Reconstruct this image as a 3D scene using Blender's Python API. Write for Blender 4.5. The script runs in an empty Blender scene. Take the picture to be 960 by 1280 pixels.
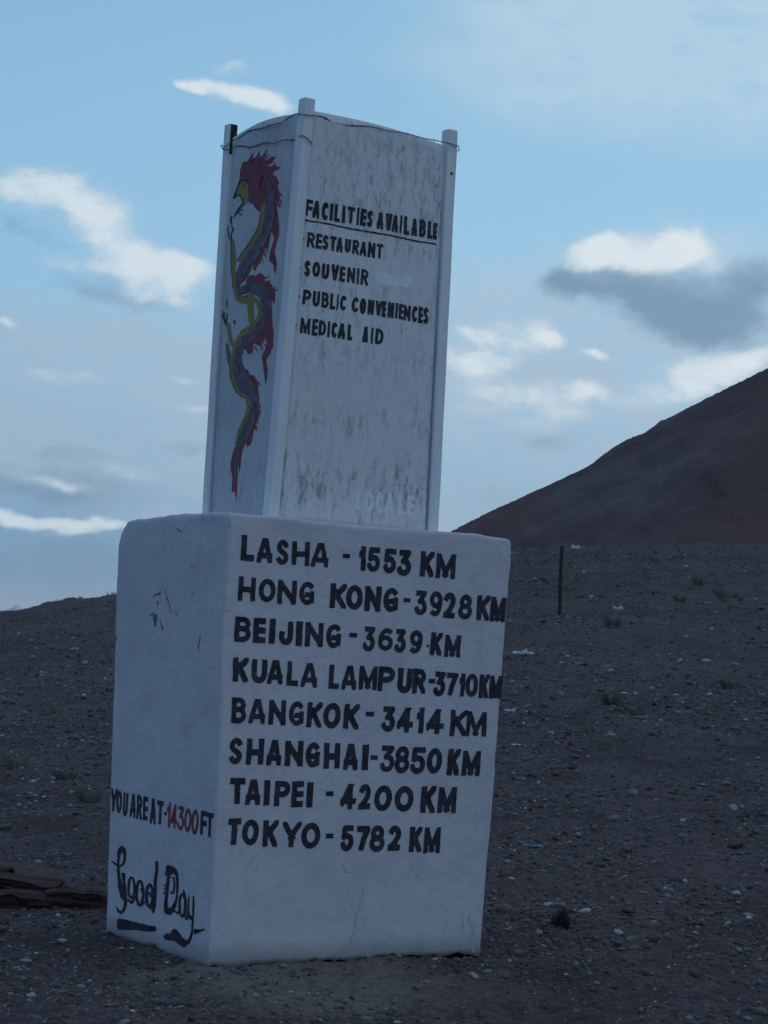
import bpy, bmesh, math, random
import numpy as np
from mathutils import Vector, Matrix, Euler

# ------------------------------------------------------------------ light settings
EXPOSURE = 0.6
SKY_STRENGTH = 0.12
SKY_GAIN = 1/(SKY_STRENGTH*2**EXPOSURE)     # cloud radiance in the units of the sky node
FILM = 0.90
C_FILM_LOW = (.075, .22, .405)
C_FILM = (.31, .56, .77)
C_FILM_TOP = (.245, .475, .71)
C_FILM_ZENITH = (.27, .42, .76)
C_VEIL = (.385, .50, .62)
C_VEIL_TOP = (.44, .62, .76)
C_DARK = (.165, .285, .42)
C_WHITE = (.70, .79, .85)
C_WHITE2 = (.50, .64, .75)
HAZE_DENSITY = 4e-5

# ------------------------------------------------------------------ scene, camera, sky, sun, exposure
scene = bpy.context.scene
COL = scene.collection

EYE = 1.47
PITCH = math.atan(160/2600)
ROLL = math.radians(3.0)
cam_data = bpy.data.cameras.new('camera')
cam = bpy.data.objects.new('camera', cam_data)
COL.objects.link(cam)
cam_data.sensor_fit = 'VERTICAL'
cam_data.sensor_height = 36.0
cam_data.lens = 36.0*2600/1280
cam_data.clip_start = 0.1
cam_data.clip_end = 60000
fwd = Vector((0, math.cos(PITCH), math.sin(PITCH)))
r0 = Vector((1, 0, 0)); u0 = Vector((0, -math.sin(PITCH), math.cos(PITCH)))
right = r0*math.cos(ROLL)+u0*math.sin(ROLL)
up = -r0*math.sin(ROLL)+u0*math.cos(ROLL)
rot = Matrix((right, up, -fwd)).transposed()
cam.matrix_world = Matrix.Translation((0, 0, EYE)) @ rot.to_4x4()
scene.camera = cam

SUN_AZ = math.radians(60.0)      # ahead and to the right, low, hidden behind the hill
SUN_EL = math.radians(13.0)
sun_data = bpy.data.lights.new('sun', 'SUN')
sun_data.energy = 2.0
sun_data.angle = math.radians(0.53)
sun_data.color = (1.0, .86, .70)
sun = bpy.data.objects.new('sun', sun_data)
COL.objects.link(sun)
sdir = Vector((math.sin(SUN_AZ)*math.cos(SUN_EL), math.cos(SUN_AZ)*math.cos(SUN_EL), math.sin(SUN_EL)))
sun.rotation_euler = (-sdir).to_track_quat('-Z', 'Y').to_euler()

vs = scene.view_settings
vs.view_transform = 'Standard'
try: vs.look = 'None'
except Exception: pass
vs.gamma = 1.0
vs.exposure = EXPOSURE
vs.use_curve_mapping = False

# clouds of the sky: layer, azimuth, elevation, half width, half height (milliradians), slope, strength
SKY_CLOUDS = [('W', -175.2, 202.3, 21.2, 8.5, -1, 0.7), ('W', -150.3, 198.8, 22.3, 11.5, -19, 0.8), ('W', -143.8, 186.2, 17.3, 10.0, -37, 0.5), ('W', -127.9, 176.8, 15.4, 9.2, -17, 0.6), ('W', -109.6, 171.7, 21.5, 8.5, -7, 0.8), ('W', -117.5, 162.5, 25.4, 7.7, -5, 0.45), ('W', -95.0, 172.7, 13.1, 8.5, 3, 0.6), ('W', -152.3, 169.3, 18.5, 4.6, -5, 0.45), ('W', -102.6, 158.2, 20.8, 4.6, -3, 0.35), ('W', -84.3, 252.6, 19.2, 3.5, -11, 1.0), ('W', -65.6, 250.9, 9.6, 4.2, -7, 0.9), ('W', -105.8, 255.4, 8.5, 1.9, -11, 0.7), ('W', -82.2, 262.7, 10.0, 3.1, -2, 0.5), ('W', 98.6, 190.5, 13.8, 7.7, 17, 0.8), ('W', 107.1, 196.8, 8.5, 4.6, 13, 0.5), ('W', 137.7, 197.6, 11.5, 7.7, 3, 0.8), ('W', 120.8, 191.9, 26.9, 6.9, 6, 0.55), ('W', 147.6, 189.6, 11.5, 7.7, -7, 0.4), ('W', 100.1, 140.5, 6.9, 2.3, -7, 0.75), ('W', 76.8, 145.3, 6.2, 3.1, -5, 0.6), ('W', 38.0, 148.6, 9.2, 3.5, -11, 0.55), ('W', 45.3, 120.6, 19.2, 5.4, -2, 0.4), ('W', 138.8, 129.8, 28.8, 8.5, 15, 0.5), ('W', 166.8, 139.4, 26.9, 7.7, 17, 0.55), ('W', 65.2, 147.1, 23.1, 8.5, -3, 0.45), ('W', 38.7, 136.4, 23.1, 10.0, -1, 0.4), ('W', 95.2, 123.6, 9.6, 4.6, 3, 0.3), ('W', -159.9, 48.2, 26.9, 3.1, -1, 0.9), ('W', -179.5, 49.2, 11.5, 3.5, 3, 0.6), ('W', -131.7, 49.9, 12.3, 2.3, 0, 0.7), ('W', -183.5, 137.1, 5.8, 2.3, -17, 0.5), ('W', -97.6, 117.7, 8.5, 1.9, -2, 0.35), ('W', -92.9, 103.9, 12.3, 2.3, 0, 0.3), ('D', 129.2, 174.9, 46.2, 16.2, -2, 0.9), ('D', 102.3, 177.0, 19.2, 6.2, 3, 0.4), ('V', 132.9, 178.0, 57.7, 23.1, -2, 0.8), ('W', 122.9, 187.1, 34.6, 9.2, 6, 0.35), ('V', 29.2, 93.7, 46.2, 34.6, 3, 0.6), ('V', -2.8, 115.2, 269.2, 73.1, 3, 0.45), ('D', 152.8, 157.8, 30.8, 11.5, -9, 0.8), ('D', 83.8, 176.4, 16.2, 6.9, 8, 0.7), ('D', 174.5, 179.0, 15.4, 17.3, 3, 0.5), ('D', -126.8, 158.0, 32.7, 7.7, -7, 0.55), ('D', -169.9, 178.5, 26.9, 8.5, -17, 0.45), ('D', -160.9, 63.7, 53.8, 9.2, -2, 0.6), ('D', -150.6, 80.3, 23.1, 6.9, -3, 0.35), ('D', -112.2, 74.4, 30.8, 10.0, -2, 0.3), ('D', -147.4, 28.3, 76.9, 19.2, 3, 0.6), ('D', 53.8, 64.2, 53.8, 23.1, 3, 0.35), ('V', 89.6, 119.5, 126.9, 42.3, 0, 1.1), ('V', 45.8, 71.5, 53.8, 23.1, 0, 0.7), ('V', -174.7, 104.5, 76.9, 34.6, -2, 0.9), ('V', -94.7, 102.2, 46.2, 46.2, -2, 0.7), ('V', 157.3, 141.0, 46.2, 23.1, 13, 0.5), ('V', 131.5, 292.6, 126.9, 46.2, 0, 0.8), ('V', 44.6, 94.5, 57.7, 26.9, 3, 0.7), ('V', -141.9, 123.9, 73.1, 19.2, 1, 0.6), ('V', -139.9, 91.7, 73.1, 15.4, -2, 0.6), ('V', -95.9, 56.2, 46.2, 11.5, -2, 0.4), ('V', 57.6, 144.9, 42.3, 11.5, -3, 0.7), ('W', 59.3, 110.5, 34.6, 8.5, -1, 0.3), ('W', 81.9, 119.2, 26.9, 7.7, -5, 0.3), ('W', 46.5, 134.9, 15.4, 4.6, -5, 0.4), ('W', 149.6, 142.6, 19.2, 5.4, 11, 0.35), ('W', -161.1, 67.5, 23.1, 3.1, -5, 0.3), ('W', -123.7, 75.6, 23.1, 3.8, -5, 0.3), ('W', -152.8, 117.5, 23.1, 3.1, 0, 0.3), ('D', -97.7, 86.7, 19.2, 4.6, -3, 0.35), ('D', 79.1, 98.0, 23.1, 6.2, -2, 0.3), ('D', 146.2, 134.9, 15.4, 3.1, 3, 0.4)]

class NG:
    """tiny helper to wire node trees"""
    def __init__(s, tree): s.t = tree; s.n = tree.nodes; s.l = tree.links
    def put(s, sock, v):
        if hasattr(v, 'is_output') or isinstance(v, bpy.types.NodeSocket): s.l.new(v, sock)
        else: sock.default_value = v
    def m(s, op, a, b=None, c=None, clamp=False):
        n = s.n.new('ShaderNodeMath'); n.operation = op; n.use_clamp = clamp
        s.put(n.inputs[0], a)
        if b is not None: s.put(n.inputs[1], b)
        if c is not None: s.put(n.inputs[2], c)
        return n.outputs[0]
    def vm(s, op, a, b=None, out=0):
        n = s.n.new('ShaderNodeVectorMath'); n.operation = op
        s.put(n.inputs[0], a)
        if b is not None: s.put(n.inputs[1], b)
        return n.outputs[out]
    def noise(s, vec, scale, detail=4, rough=.5, dist=0, out='Fac'):
        n = s.n.new('ShaderNodeTexNoise')
        if vec is not None: s.l.new(vec, n.inputs['Vector'])
        n.inputs['Scale'].default_value = scale; n.inputs['Detail'].default_value = detail
        n.inputs['Roughness'].default_value = rough; n.inputs['Distortion'].default_value = dist
        return n.outputs[out]
    def rng(s, v, a, b, c=0., d=1., smooth=False):
        n = s.n.new('ShaderNodeMapRange'); n.interpolation_type = 'SMOOTHSTEP' if smooth else 'LINEAR'
        s.put(n.inputs[0], v)
        for i, x in zip((1, 2, 3, 4), (a, b, c, d)): s.put(n.inputs[i], x)
        return n.outputs[0]
    def mix(s, f, a, b, mode='MIX'):
        n = s.n.new('ShaderNodeMix'); n.data_type = 'RGBA'; n.blend_type = mode
        s.put(n.inputs[0], f)
        for sock, v in ((n.inputs[6], a), (n.inputs[7], b)):
            if isinstance(v, tuple): sock.default_value = (*v[:3], 1)
            else: s.l.new(v, sock)
        return n.outputs[2]
    def mapping(s, vec, loc=(0, 0, 0), rot=(0, 0, 0), scale=(1, 1, 1), kind='POINT'):
        n = s.n.new('ShaderNodeMapping'); n.vector_type = kind
        s.l.new(vec, n.inputs[0])
        n.inputs['Location'].default_value = loc; n.inputs['Rotation'].default_value = rot
        n.inputs['Scale'].default_value = scale
        return n.outputs[0]

world = bpy.data.worlds.new("World")
scene.world = world
world.use_nodes = True
wt = world.node_tree
for n in list(wt.nodes): wt.nodes.remove(n)
g = NG(wt)
wo = wt.nodes.new('ShaderNodeOutputWorld'); bg = wt.nodes.new('ShaderNodeBackground')
wt.links.new(bg.outputs[0], wo.inputs[0])
sky = wt.nodes.new('ShaderNodeTexSky')
sky.sky_type = 'NISHITA'; sky.sun_disc = False
sky.sun_elevation = SUN_EL; sky.sun_rotation = SUN_AZ
sky.altitude = 4300; sky.air_density = 1.0; sky.dust_density = 1.0; sky.ozone_density = 1.0
tc = wt.nodes.new('ShaderNodeTexCoord')
dirv = tc.outputs['Generated']
sep = wt.nodes.new('ShaderNodeSeparateXYZ'); wt.links.new(dirv, sep.inputs[0])
az = g.m('MULTIPLY', g.m('ARCTAN2', sep.outputs[0], sep.outputs[1]), 1000)
el = g.m('MULTIPLY', g.m('ARCSINE', sep.outputs[2]), 1000)
cmb = wt.nodes.new('ShaderNodeCombineXYZ'); wt.links.new(az, cmb.inputs[0]); wt.links.new(el, cmb.inputs[1])
angv = cmb.outputs[0]
# ragged edges: the look-up direction is shifted by two sizes of turbulence
w1 = g.vm('SCALE', g.vm('SUBTRACT', g.noise(dirv, 26, 5, .62, out='Color'), (.5, .5, .5)))
w1.node.inputs['Scale'].default_value = 15
w2 = g.vm('SCALE', g.vm('SUBTRACT', g.noise(dirv, 9, 3, .5, out='Color'), (.5, .5, .5)))
w2.node.inputs['Scale'].default_value = 16
warped = g.vm('ADD', angv, g.vm('ADD', w1, w2))
fine = g.noise(g.mapping(dirv, scale=(1, 1, 1.9)), 46, 7, .66)
broad = g.noise(g.mapping(dirv, scale=(1, 1, 3.2)), 7, 6, .55)
sums = {'W': None, 'D': None, 'V': None}
for layer, a, e, rx, ry, slope, amp in SKY_CLOUDS:
    v = g.mapping(warped, (a, e, 0), (0, 0, math.radians(slope)), (rx*1.6, ry*1.75, 1e5), 'TEXTURE')
    f = g.rng(g.vm('LENGTH', v, out=1), 0., 1., amp, 0., True)
    sums[layer] = f if sums[layer] is None else g.m('ADD', sums[layer], f)
# the same kind of broken cloud goes on over the rest of the sky, outside the view
off = g.rng(g.m('MAXIMUM', g.m('ABSOLUTE', az), g.m('ABSOLUTE', g.m('SUBTRACT', el, 130))), 240, 420, 0, 1, True)
gen = g.rng(broad, .54, .70, 0, .5, True)
W = g.m('ADD', sums['W'], g.m('MULTIPLY', off, gen))
D = g.m('ADD', sums['D'], g.m('MULTIPLY', off, g.rng(broad, .44, .60, 0, .4, True)))
V = g.m('ADD', sums['V'], g.m('MULTIPLY', off, .35))
nz_ = g.m('SUBTRACT', fine, .5)
puff = g.m('SUBTRACT', g.noise(g.mapping(dirv, scale=(1, 1, 1.4)), 24, 6, .6), .5)
rag = g.m('MULTIPLY_ADD', puff, 1.5, g.m('MULTIPLY', nz_, 1.6))
halo = g.m('MULTIPLY', g.rng(g.m('ADD', W, rag), -.15, .85, 0, .85, True), g.rng(W, .0, .30))
wf = g.m('MULTIPLY', g.rng(g.m('ADD', W, rag), .20, 1.05, 0, .95, True), g.rng(W, .05, .40))
df = g.rng(g.m('ADD', D, g.m('MULTIPLY', rag, .6)), .10, .95, 0, .95, True)
df = g.m('MULTIPLY', df, g.rng(D, .0, .3))
vf = g.m('MULTIPLY', g.rng(g.m('ADD', V, g.m('MULTIPLY', g.m('SUBTRACT', broad, .5), .9)), -.1, .75, 0, 1, True), g.rng(V, 0., .35, 0, 1, True))
vf = g.m('MULTIPLY', vf, g.rng(g.m('ADD', rag, g.m('MULTIPLY', g.m('SUBTRACT', broad, .5), 1.2)), -.55, .45, .45, 1.15, True), clamp=True)
K = SKY_GAIN            # clouds in the same physical units as the sky behind them
def sc(c): return tuple(x*K for x in c)
base = sky.outputs[0]
# thin cirrus film that evens out the clear blue
film = g.mix(g.rng(el, 0, 150, 0, 1, True), sc(C_FILM_LOW), sc(C_FILM))
film = g.mix(g.rng(el, 170, 420, 0, 1, True), film, sc(C_FILM_TOP))
film = g.mix(g.rng(el, 400, 1100, 0, 1, True), film, sc(C_FILM_ZENITH))  # unseen zenith blue, raised to fill and tint the monument
# sky colours brightened and warmed towards the sun, balanced for light on the monument
sunc = g.vm('DOT_PRODUCT', dirv, tuple(sdir), out=1)
q_ = g.m('MULTIPLY_ADD', sunc, .5, .5)
gl_ = wt.nodes.new('ShaderNodeCombineXYZ')
for i_, B_ in enumerate((.95, .66, .38)): wt.links.new(g.m('MULTIPLY_ADD', q_, B_, 1-.745*B_), gl_.inputs[i_])
glow = gl_.outputs[0]
def lit(c):
    n = wt.nodes.new('ShaderNodeVectorMath'); n.operation = 'MULTIPLY'; wt.links.new(glow, n.inputs[1])
    if isinstance(c, tuple): n.inputs[0].default_value = c
    else: wt.links.new(c, n.inputs[0])
    return n.outputs[0]
base = g.mix(FILM, base, lit(film))
c1 = g.mix(g.m('MULTIPLY', vf, .85), base, lit(g.mix(g.rng(el, 130, 230, 0, 1, True), sc(C_VEIL), sc(C_VEIL_TOP))))
c2 = g.mix(g.m('MULTIPLY', df, .92), c1, lit(sc(C_DARK)))
c3 = g.mix(halo, c2, lit(sc(C_WHITE2)))
c3 = g.mix(g.m('MULTIPLY', wf, .95, clamp=True), c3, lit(sc(C_WHITE)))
wt.links.new(c3, bg.inputs['Color'])
bg.inputs['Strength'].default_value = SKY_STRENGTH

# ------------------------------------------------------------------ helpers
def tag(o, label=None, cat=None, group=None, kind=None):
    if label: o['label'] = label
    if cat: o['category'] = cat
    if group: o['group'] = group
    if kind: o['kind'] = kind
    return o

def np_mesh(name, verts, faces, mats, smooth=False, mat_index=None):
    """verts (n,3); faces: array (m,k) of constant k, or list of such arrays"""
    me = bpy.data.meshes.new(name)
    verts = np.asarray(verts, np.float32)
    if not isinstance(faces, list): faces = [faces]
    faces = [np.asarray(f, np.int32) for f in faces if len(f)]
    loops = np.concatenate([f.ravel() for f in faces])
    counts = np.concatenate([np.full(len(f), f.shape[1], np.int32) for f in faces])
    starts = np.concatenate([[0], np.cumsum(counts)[:-1]]).astype(np.int32)
    me.vertices.add(len(verts)); me.vertices.foreach_set('co', verts.ravel())
    me.loops.add(len(loops)); me.loops.foreach_set('vertex_index', loops)
    me.polygons.add(len(counts)); me.polygons.foreach_set('loop_start', starts)
    me.polygons.foreach_set('loop_total', counts)
    if smooth: me.polygons.foreach_set('use_smooth', np.ones(len(counts), bool))
    for m in (mats if isinstance(mats, (list, tuple)) else [mats]): me.materials.append(m)
    if mat_index is not None: me.polygons.foreach_set('material_index', np.asarray(mat_index, np.int32))
    me.update(calc_edges=True)
    return me

def link(name, me, parent=None, loc=None):
    o = bpy.data.objects.new(name, me); COL.objects.link(o)
    if parent is not None: o.parent = parent
    if loc is not None: o.location = loc
    return o

def empty(name, loc):
    o = bpy.data.objects.new(name, None); COL.objects.link(o); o.location = loc
    o.empty_display_size = .1
    return o

def sstep(x, a, b):
    t = np.clip((x-a)/(b-a), 0, 1)
    return t*t*(3-2*t)

def hash2(ix, iy, seed):
    h = (ix.astype(np.int64)*374761393 + iy.astype(np.int64)*668265263 + seed*1442695041) & 0xffffffff
    h = ((h ^ (h >> 13))*1274126177) & 0xffffffff
    h = h ^ (h >> 16)
    return (h & 0xffff)/65535.0

def vnoise(x, y, seed=0):
    """smooth value noise, -1..1"""
    x0 = np.floor(x); y0 = np.floor(y); fx = x-x0; fy = y-y0
    fx = fx*fx*(3-2*fx); fy = fy*fy*(3-2*fy)
    a = hash2(x0, y0, seed); b = hash2(x0+1, y0, seed)
    c = hash2(x0, y0+1, seed); d = hash2(x0+1, y0+1, seed)
    return ((a*(1-fx)+b*fx)*(1-fy) + (c*(1-fx)+d*fx)*fy)*2-1

def fbm(x, y, seed, octaves, gain=.5):
    s = np.zeros(np.shape(x)); a = 1.; f = 1.
    for k in range(octaves):
        s = s + a*vnoise(x*f+13.7*k, y*f-7.3*k, seed+k); a *= gain; f *= 2.03
    return s

BASE = np.array([-0.6646, 9.2090, 0.0])
UX, UY = 0.833886, 0.551937          # direction of the long front face of the plinth
def ground_z(x, y):
    x = np.asarray(x, float); y = np.asarray(y, float)
    ang = np.arctan2(x, y)
    zc = np.interp(ang, [-3.2, -1.2, -.5, -.25, -.18, -.129, -.08, -.031, .03, .085, .18, .35, .7, 3.2],
                        [.6, .6, 1.0, 1.35, 1.66, 2.22, 2.75, 3.3, 4.0, 4.42, 4.72, 5.0, 5.2, .6])
    r = np.hypot(x, y)
    t = np.clip((r-10.5)/49.5, 0, 1)
    soft = np.where(t > 0, t**1.06, 0)
    z = zc*soft
    down = sstep(r, 62, 150)
    z = z*(1-down) - 1.0*sstep(r, 90, 260)
    front = sstep(y, -6, 4)
    z = z*front
    far = sstep(r, 20, 55)*(1-sstep(r, 80, 200))
    z = z + .05*fbm(x/5., y/5., 3, 3)*sstep(r, 11, 16)
    z = z + far*(.10*fbm(x/1.3, y/2.2, 11, 3)+.045*fbm(x/.42, y/1.1, 15, 2))*front
    z = z + .026*fbm(x/.55, y/.55, 21, 3)
    z = z + (.012*fbm(x/.085, y/.085, 31, 2)+.020*np.maximum(vnoise(x/.24, y/.24, 35)-.1, 0))*(1-sstep(r, 60, 90))
    # earth heaped and scoured round the plinth
    dx = x-BASE[0]; dy = y-BASE[1]
    a = dx*UX+dy*UY; b = -dx*UY+dy*UX
    dist = np.hypot(np.maximum(np.maximum(-a, a-1.48), 0), np.maximum(np.maximum(-b, b-1.012), 0))
    inside = dist < 1e-9
    heap_left = np.exp(-((a+.12)/.22)**2)*np.exp(-((b-.62)/.42)**2)
    z = z + .035*heap_left
    scour = np.exp(-((b+.10)/.16)**2)*sstep(a, -.15, .1)*(1-sstep(a, .55, .95))
    z = z - .016*scour
    return np.where(inside, z-.05, z)


# ------------------------------------------------------------------ materials
def new_mat(name):
    m = bpy.data.materials.new(name); m.use_nodes = True
    t = m.node_tree
    for n in list(t.nodes): t.nodes.remove(n)
    out = t.nodes.new('ShaderNodeOutputMaterial'); b = t.nodes.new('ShaderNodeBsdfPrincipled')
    t.links.new(b.outputs[0], out.inputs[0])
    return m, NG(t), b

def set_bump(g, b, height, strength, dist):
    n = g.n.new('ShaderNodeBump'); n.inputs['Strength'].default_value = strength
    n.inputs['Distance'].default_value = dist
    g.l.new(height, n.inputs['Height']); g.l.new(n.outputs[0], b.inputs['Normal'])

def coords(g, kind='Object'):
    return g.n.new('ShaderNodeTexCoord').outputs[kind]

def whitewash_mat():
    m, g, b = new_mat('whitewashed_plaster')
    c = coords(g)
    big = g.noise(c, 2.2, 5, .6)
    mid = g.noise(c, 14, 6, .65)
    col = g.mix(g.rng(big, .3, .7), (.535, .475, .50), (.63, .56, .585))
    col = g.mix(g.m('MULTIPLY', g.rng(mid, .52, .72, 0, 1, True), .35), col, (.40, .385, .41))
    # rain streaks
    st = g.noise(g.mapping(c, scale=(9, 9, .8)), 3, 5, .6)
    col = g.mix(g.m('MULTIPLY', g.rng(st, .55, .75, 0, 1, True), .28), col, (.35, .335, .35))
    # splash dirt near the ground (dust kicked up by rain)
    sep = g.n.new('ShaderNodeSeparateXYZ'); g.l.new(c, sep.inputs[0])
    low = g.m('SUBTRACT', g.rng(sep.outputs[2], .0, .16, 1, 0, True), g.m('MULTIPLY', mid, .5), clamp=True)
    col = g.mix(g.m('MULTIPLY', low, .9), col, (.22, .19, .165))
    # small chips
    sp = g.noise(c, 60, 3, .6)
    col = g.mix(g.rng(sp, .735, .77, 0, .6, True), col, (.16, .15, .15))
    # hairline cracks
    vo = g.n.new('ShaderNodeTexVoronoi'); vo.feature = 'DISTANCE_TO_EDGE'; vo.inputs['Scale'].default_value = 1.3
    wv = g.vm('ADD', c, g.vm('SCALE', g.noise(c, 5, 5, .6, out='Color')))
    wv.node.inputs[1].links[0].from_node.inputs['Scale'].default_value = .25
    g.l.new(wv, vo.inputs['Vector'])
    cr = g.m('MULTIPLY', g.rng(vo.outputs['Distance'], 0, .004, 1, 0), g.rng(big, .56, .66, 0, .45))
    col = g.mix(cr, col, (.17, .16, .16))
    g.l.new(col, b.inputs['Base Color'])
    b.inputs['Roughness'].default_value = .92
    h = g.m('ADD', g.m('MULTIPLY', g.noise(c, 26, 8, .65), .6), g.m('MULTIPLY', g.noise(c, 5, 3, .5), 1.0))
    h = g.m('SUBTRACT', h, g.m('MULTIPLY', cr, .3))
    set_bump(g, b, h, .75, .012)
    return m

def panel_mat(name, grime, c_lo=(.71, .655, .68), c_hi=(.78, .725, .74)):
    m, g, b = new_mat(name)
    c = coords(g)
    streak = g.noise(g.mapping(c, scale=(8, 8, 2.2)), 3.0, 9, .74)
    fine = g.noise(g.mapping(c, scale=(55, 55, 24)), 1.0, 6, .8)
    patch = g.noise(c, 3.1, 5, .6)
    sep = g.n.new('ShaderNodeSeparateXYZ'); g.l.new(c, sep.inputs[0])
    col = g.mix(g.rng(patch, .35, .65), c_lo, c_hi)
    # grimy bands where the whitewash has washed off
    zz = sep.outputs[2]
    wob = g.m('ADD', zz, g.m('MULTIPLY', g.m('SUBTRACT', patch, .5), .22))
    def band(lo, hi, s): return g.m('MULTIPLY', g.m('MULTIPLY', g.rng(wob, lo-.05, lo+.06, 0, 1, True), g.rng(wob, hi-.06, hi+.05, 1, 0, True)), s)
    bands = g.m('ADD', band(3.30, 3.86, .75), g.m('ADD', band(2.06, 2.32, 1.0), g.m('ADD', band(2.44, 2.56, .7), g.m('ADD', band(2.74, 2.84, .55), band(2.92, 3.2, .45)))))
    dirt = g.m('ADD', g.m('MULTIPLY', streak, .55), g.m('MULTIPLY', fine, .45))
    d = g.m('MULTIPLY', g.rng(dirt, .47, .63, 0, 1, True), g.m('ADD', g.m('MULTIPLY', bands, .9*grime), .30*grime), clamp=True)
    col = g.mix(d, col, (.27, .25, .235))
    d2 = g.m('MULTIPLY', g.rng(patch, .42, .6), .30*grime)
    col = g.mix(d2, col, (.55, .51, .48))
    g.l.new(col, b.inputs['Base Color'])
    b.inputs['Roughness'].default_value = .85
    set_bump(g, b, dirt, .35, .004)
    return m

def post_mat():
    m, g, b = new_mat('white_painted_steel')
    c = coords(g)
    n1 = g.noise(g.mapping(c, scale=(8, 8, 1)), 4, 5, .6)
    col = g.mix(g.rng(n1, .4, .7), (.80, .745, .76), (.69, .645, .66))
    sp = g.noise(c, 38, 4, .7)
    col = g.mix(g.rng(sp, .68, .76, 0, .7, True), col, (.17, .13, .11))
    g.l.new(col, b.inputs['Base Color'])
    b.inputs['Roughness'].default_value = .55
    set_bump(g, b, g.noise(c, 30, 5, .6), .25, .003)
    return m

def paint_mat(name, col, col2, wear=.70):
    """brush paint, thin in places"""
    m, g, b = new_mat(name)
    c = coords(g)
    n = g.noise(c, 24, 6, .7)
    k = g.mix(g.rng(n, .35, .65), col, col2)
    w = g.noise(g.mapping(c, scale=(90, 90, 28)), 1.0, 5, .75)
    k = g.mix(g.rng(w, wear, wear+.12, 0, .7), k, (.36, .37, .38))
    g.l.new(k, b.inputs['Base Color'])
    b.inputs['Roughness'].default_value = .7
    b.inputs['Specular IOR Level'].default_value = .25
    return m

def plain_mat(name, c1, c2, scale=20, rough=.9, bump=.4, bdist=.01, spec=.3, scale_v=(1, 1, 1)):
    m, g, b = new_mat(name)
    c = coords(g)
    n = g.noise(g.mapping(c, scale=scale_v), scale, 7, .65)
    g.l.new(g.mix(g.rng(n, .32, .68), c1, c2), b.inputs['Base Color'])
    b.inputs['Roughness'].default_value = rough
    b.inputs['Specular IOR Level'].default_value = spec
    set_bump(g, b, n, bump, bdist)
    return m

def gravel_ground_mat():
    m, g, b = new_mat('stony_ground')
    c = coords(g)
    big = g.noise(c, .22, 5, .6); mid = g.noise(c, 1.7, 6, .6); fin = g.noise(c, 22, 8, .7)
    col = g.mix(g.rng(mid, .35, .65), (.072, .050, .050), (.165, .118, .118))
    col = g.mix(g.rng(big, .42, .6, 0, .75), col, (.18, .125, .120))
    col = g.mix(g.rng(fin, .35, .68), (.036, .028, .030), col)
    # tan subsoil thrown up round the foot of the block
    dd = g.vm('LENGTH', g.mapping(c, (-BASE[0]-.45, -BASE[1]+.10, 0)), out=1)
    soil = g.m('MULTIPLY', g.rng(g.m('ADD', dd, g.m('MULTIPLY', g.m('SUBTRACT', mid, .5), 1.6)), .35, 1.0, 1, 0, True), g.rng(fin, .35, .55, .5, 1))
    col = g.mix(g.m('MULTIPLY', soil, .8), col, (.23, .175, .145))
    v1 = g.n.new('ShaderNodeTexVoronoi'); v1.inputs['Scale'].default_value = 34
    g.l.new(c, v1.inputs['Vector'])
    v2 = g.n.new('ShaderNodeTexVoronoi'); v2.inputs['Scale'].default_value = 9
    g.l.new(c, v2.inputs['Vector'])
    sepc = g.n.new('ShaderNodeSeparateColor'); g.l.new(v1.outputs['Color'], sepc.inputs[0])
    sepd = g.n.new('ShaderNodeSeparateColor'); g.l.new(v2.outputs['Color'], sepd.inputs[0])
    peb = g.m('MULTIPLY', g.rng(v1.outputs['Distance'], .25, .4, 1, 0), g.rng(sepc.outputs[0], .55, .95))
    col = g.mix(g.m('MULTIPLY', peb, .75), col, g.mix(sepc.outputs[1], (.14, .125, .12), (.32, .29, .28)))
    peb2 = g.m('MULTIPLY', g.rng(v2.outputs['Distance'], .2, .32, 1, 0), g.rng(sepd.outputs[0], .8, .95))
    col = g.mix(g.m('MULTIPLY', peb2, .7), col, g.mix(sepd.outputs[1], (.045, .04, .038), (.15, .135, .12)))
    g.l.new(col, b.inputs['Base Color'])
    b.inputs['Roughness'].default_value = .97
    b.inputs['Specular IOR Level'].default_value = .15
    h = g.m('ADD', g.m('MULTIPLY', fin, .8), g.m('ADD', g.m('MULTIPLY', peb, .8), g.m('ADD', g.m('MULTIPLY', peb2, 1.5), g.m('MULTIPLY', g.noise(c, 7, 5, .6), 1.5))))
    set_bump(g, b, h, .9, .03)
    return m

def hill_mat():
    m, g, b = new_mat('scree_hillside')
    c = coords(g)
    # streaks run down the slope; the ridge falls to the left, so they slant
    tilt = g.mapping(c, rot=(0, math.radians(27), 0))
    rc = g.mapping(tilt, scale=(.30, .12, 1.7))
    s1 = g.noise(rc, .045, 7, .62, .6)
    s2 = g.noise(g.mapping(tilt, scale=(.35, .2, 2.0)), .14, 8, .68)
    s3 = g.noise(c, .9, 9, .78)
    col = g.mix(g.rng(s1, .40, .58, 0, 1, True), (.135, .082, .080), (.185, .132, .132))
    col = g.mix(g.rng(s2, .45, .66, 0, .6, True), col, (.098, .072, .076))
    red = g.noise(g.mapping(c, scale=(.6, .6, 1)), .03, 4, .55)
    col = g.mix(g.rng(red, .46, .62, 0, .7, True), col, (.20, .098, .084))
    col = g.mix(g.rng(s3, .52, .72, 0, .6), col, (.25, .19, .18))
    g.l.new(col, b.inputs['Base Color'])
    b.inputs['Roughness'].default_value = .97
    b.inputs['Specular IOR Level'].default_value = .1
    set_bump(g, b, g.m('ADD', g.m('MULTIPLY', s2, 3), s3), .8, 1.2)
    return m

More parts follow.
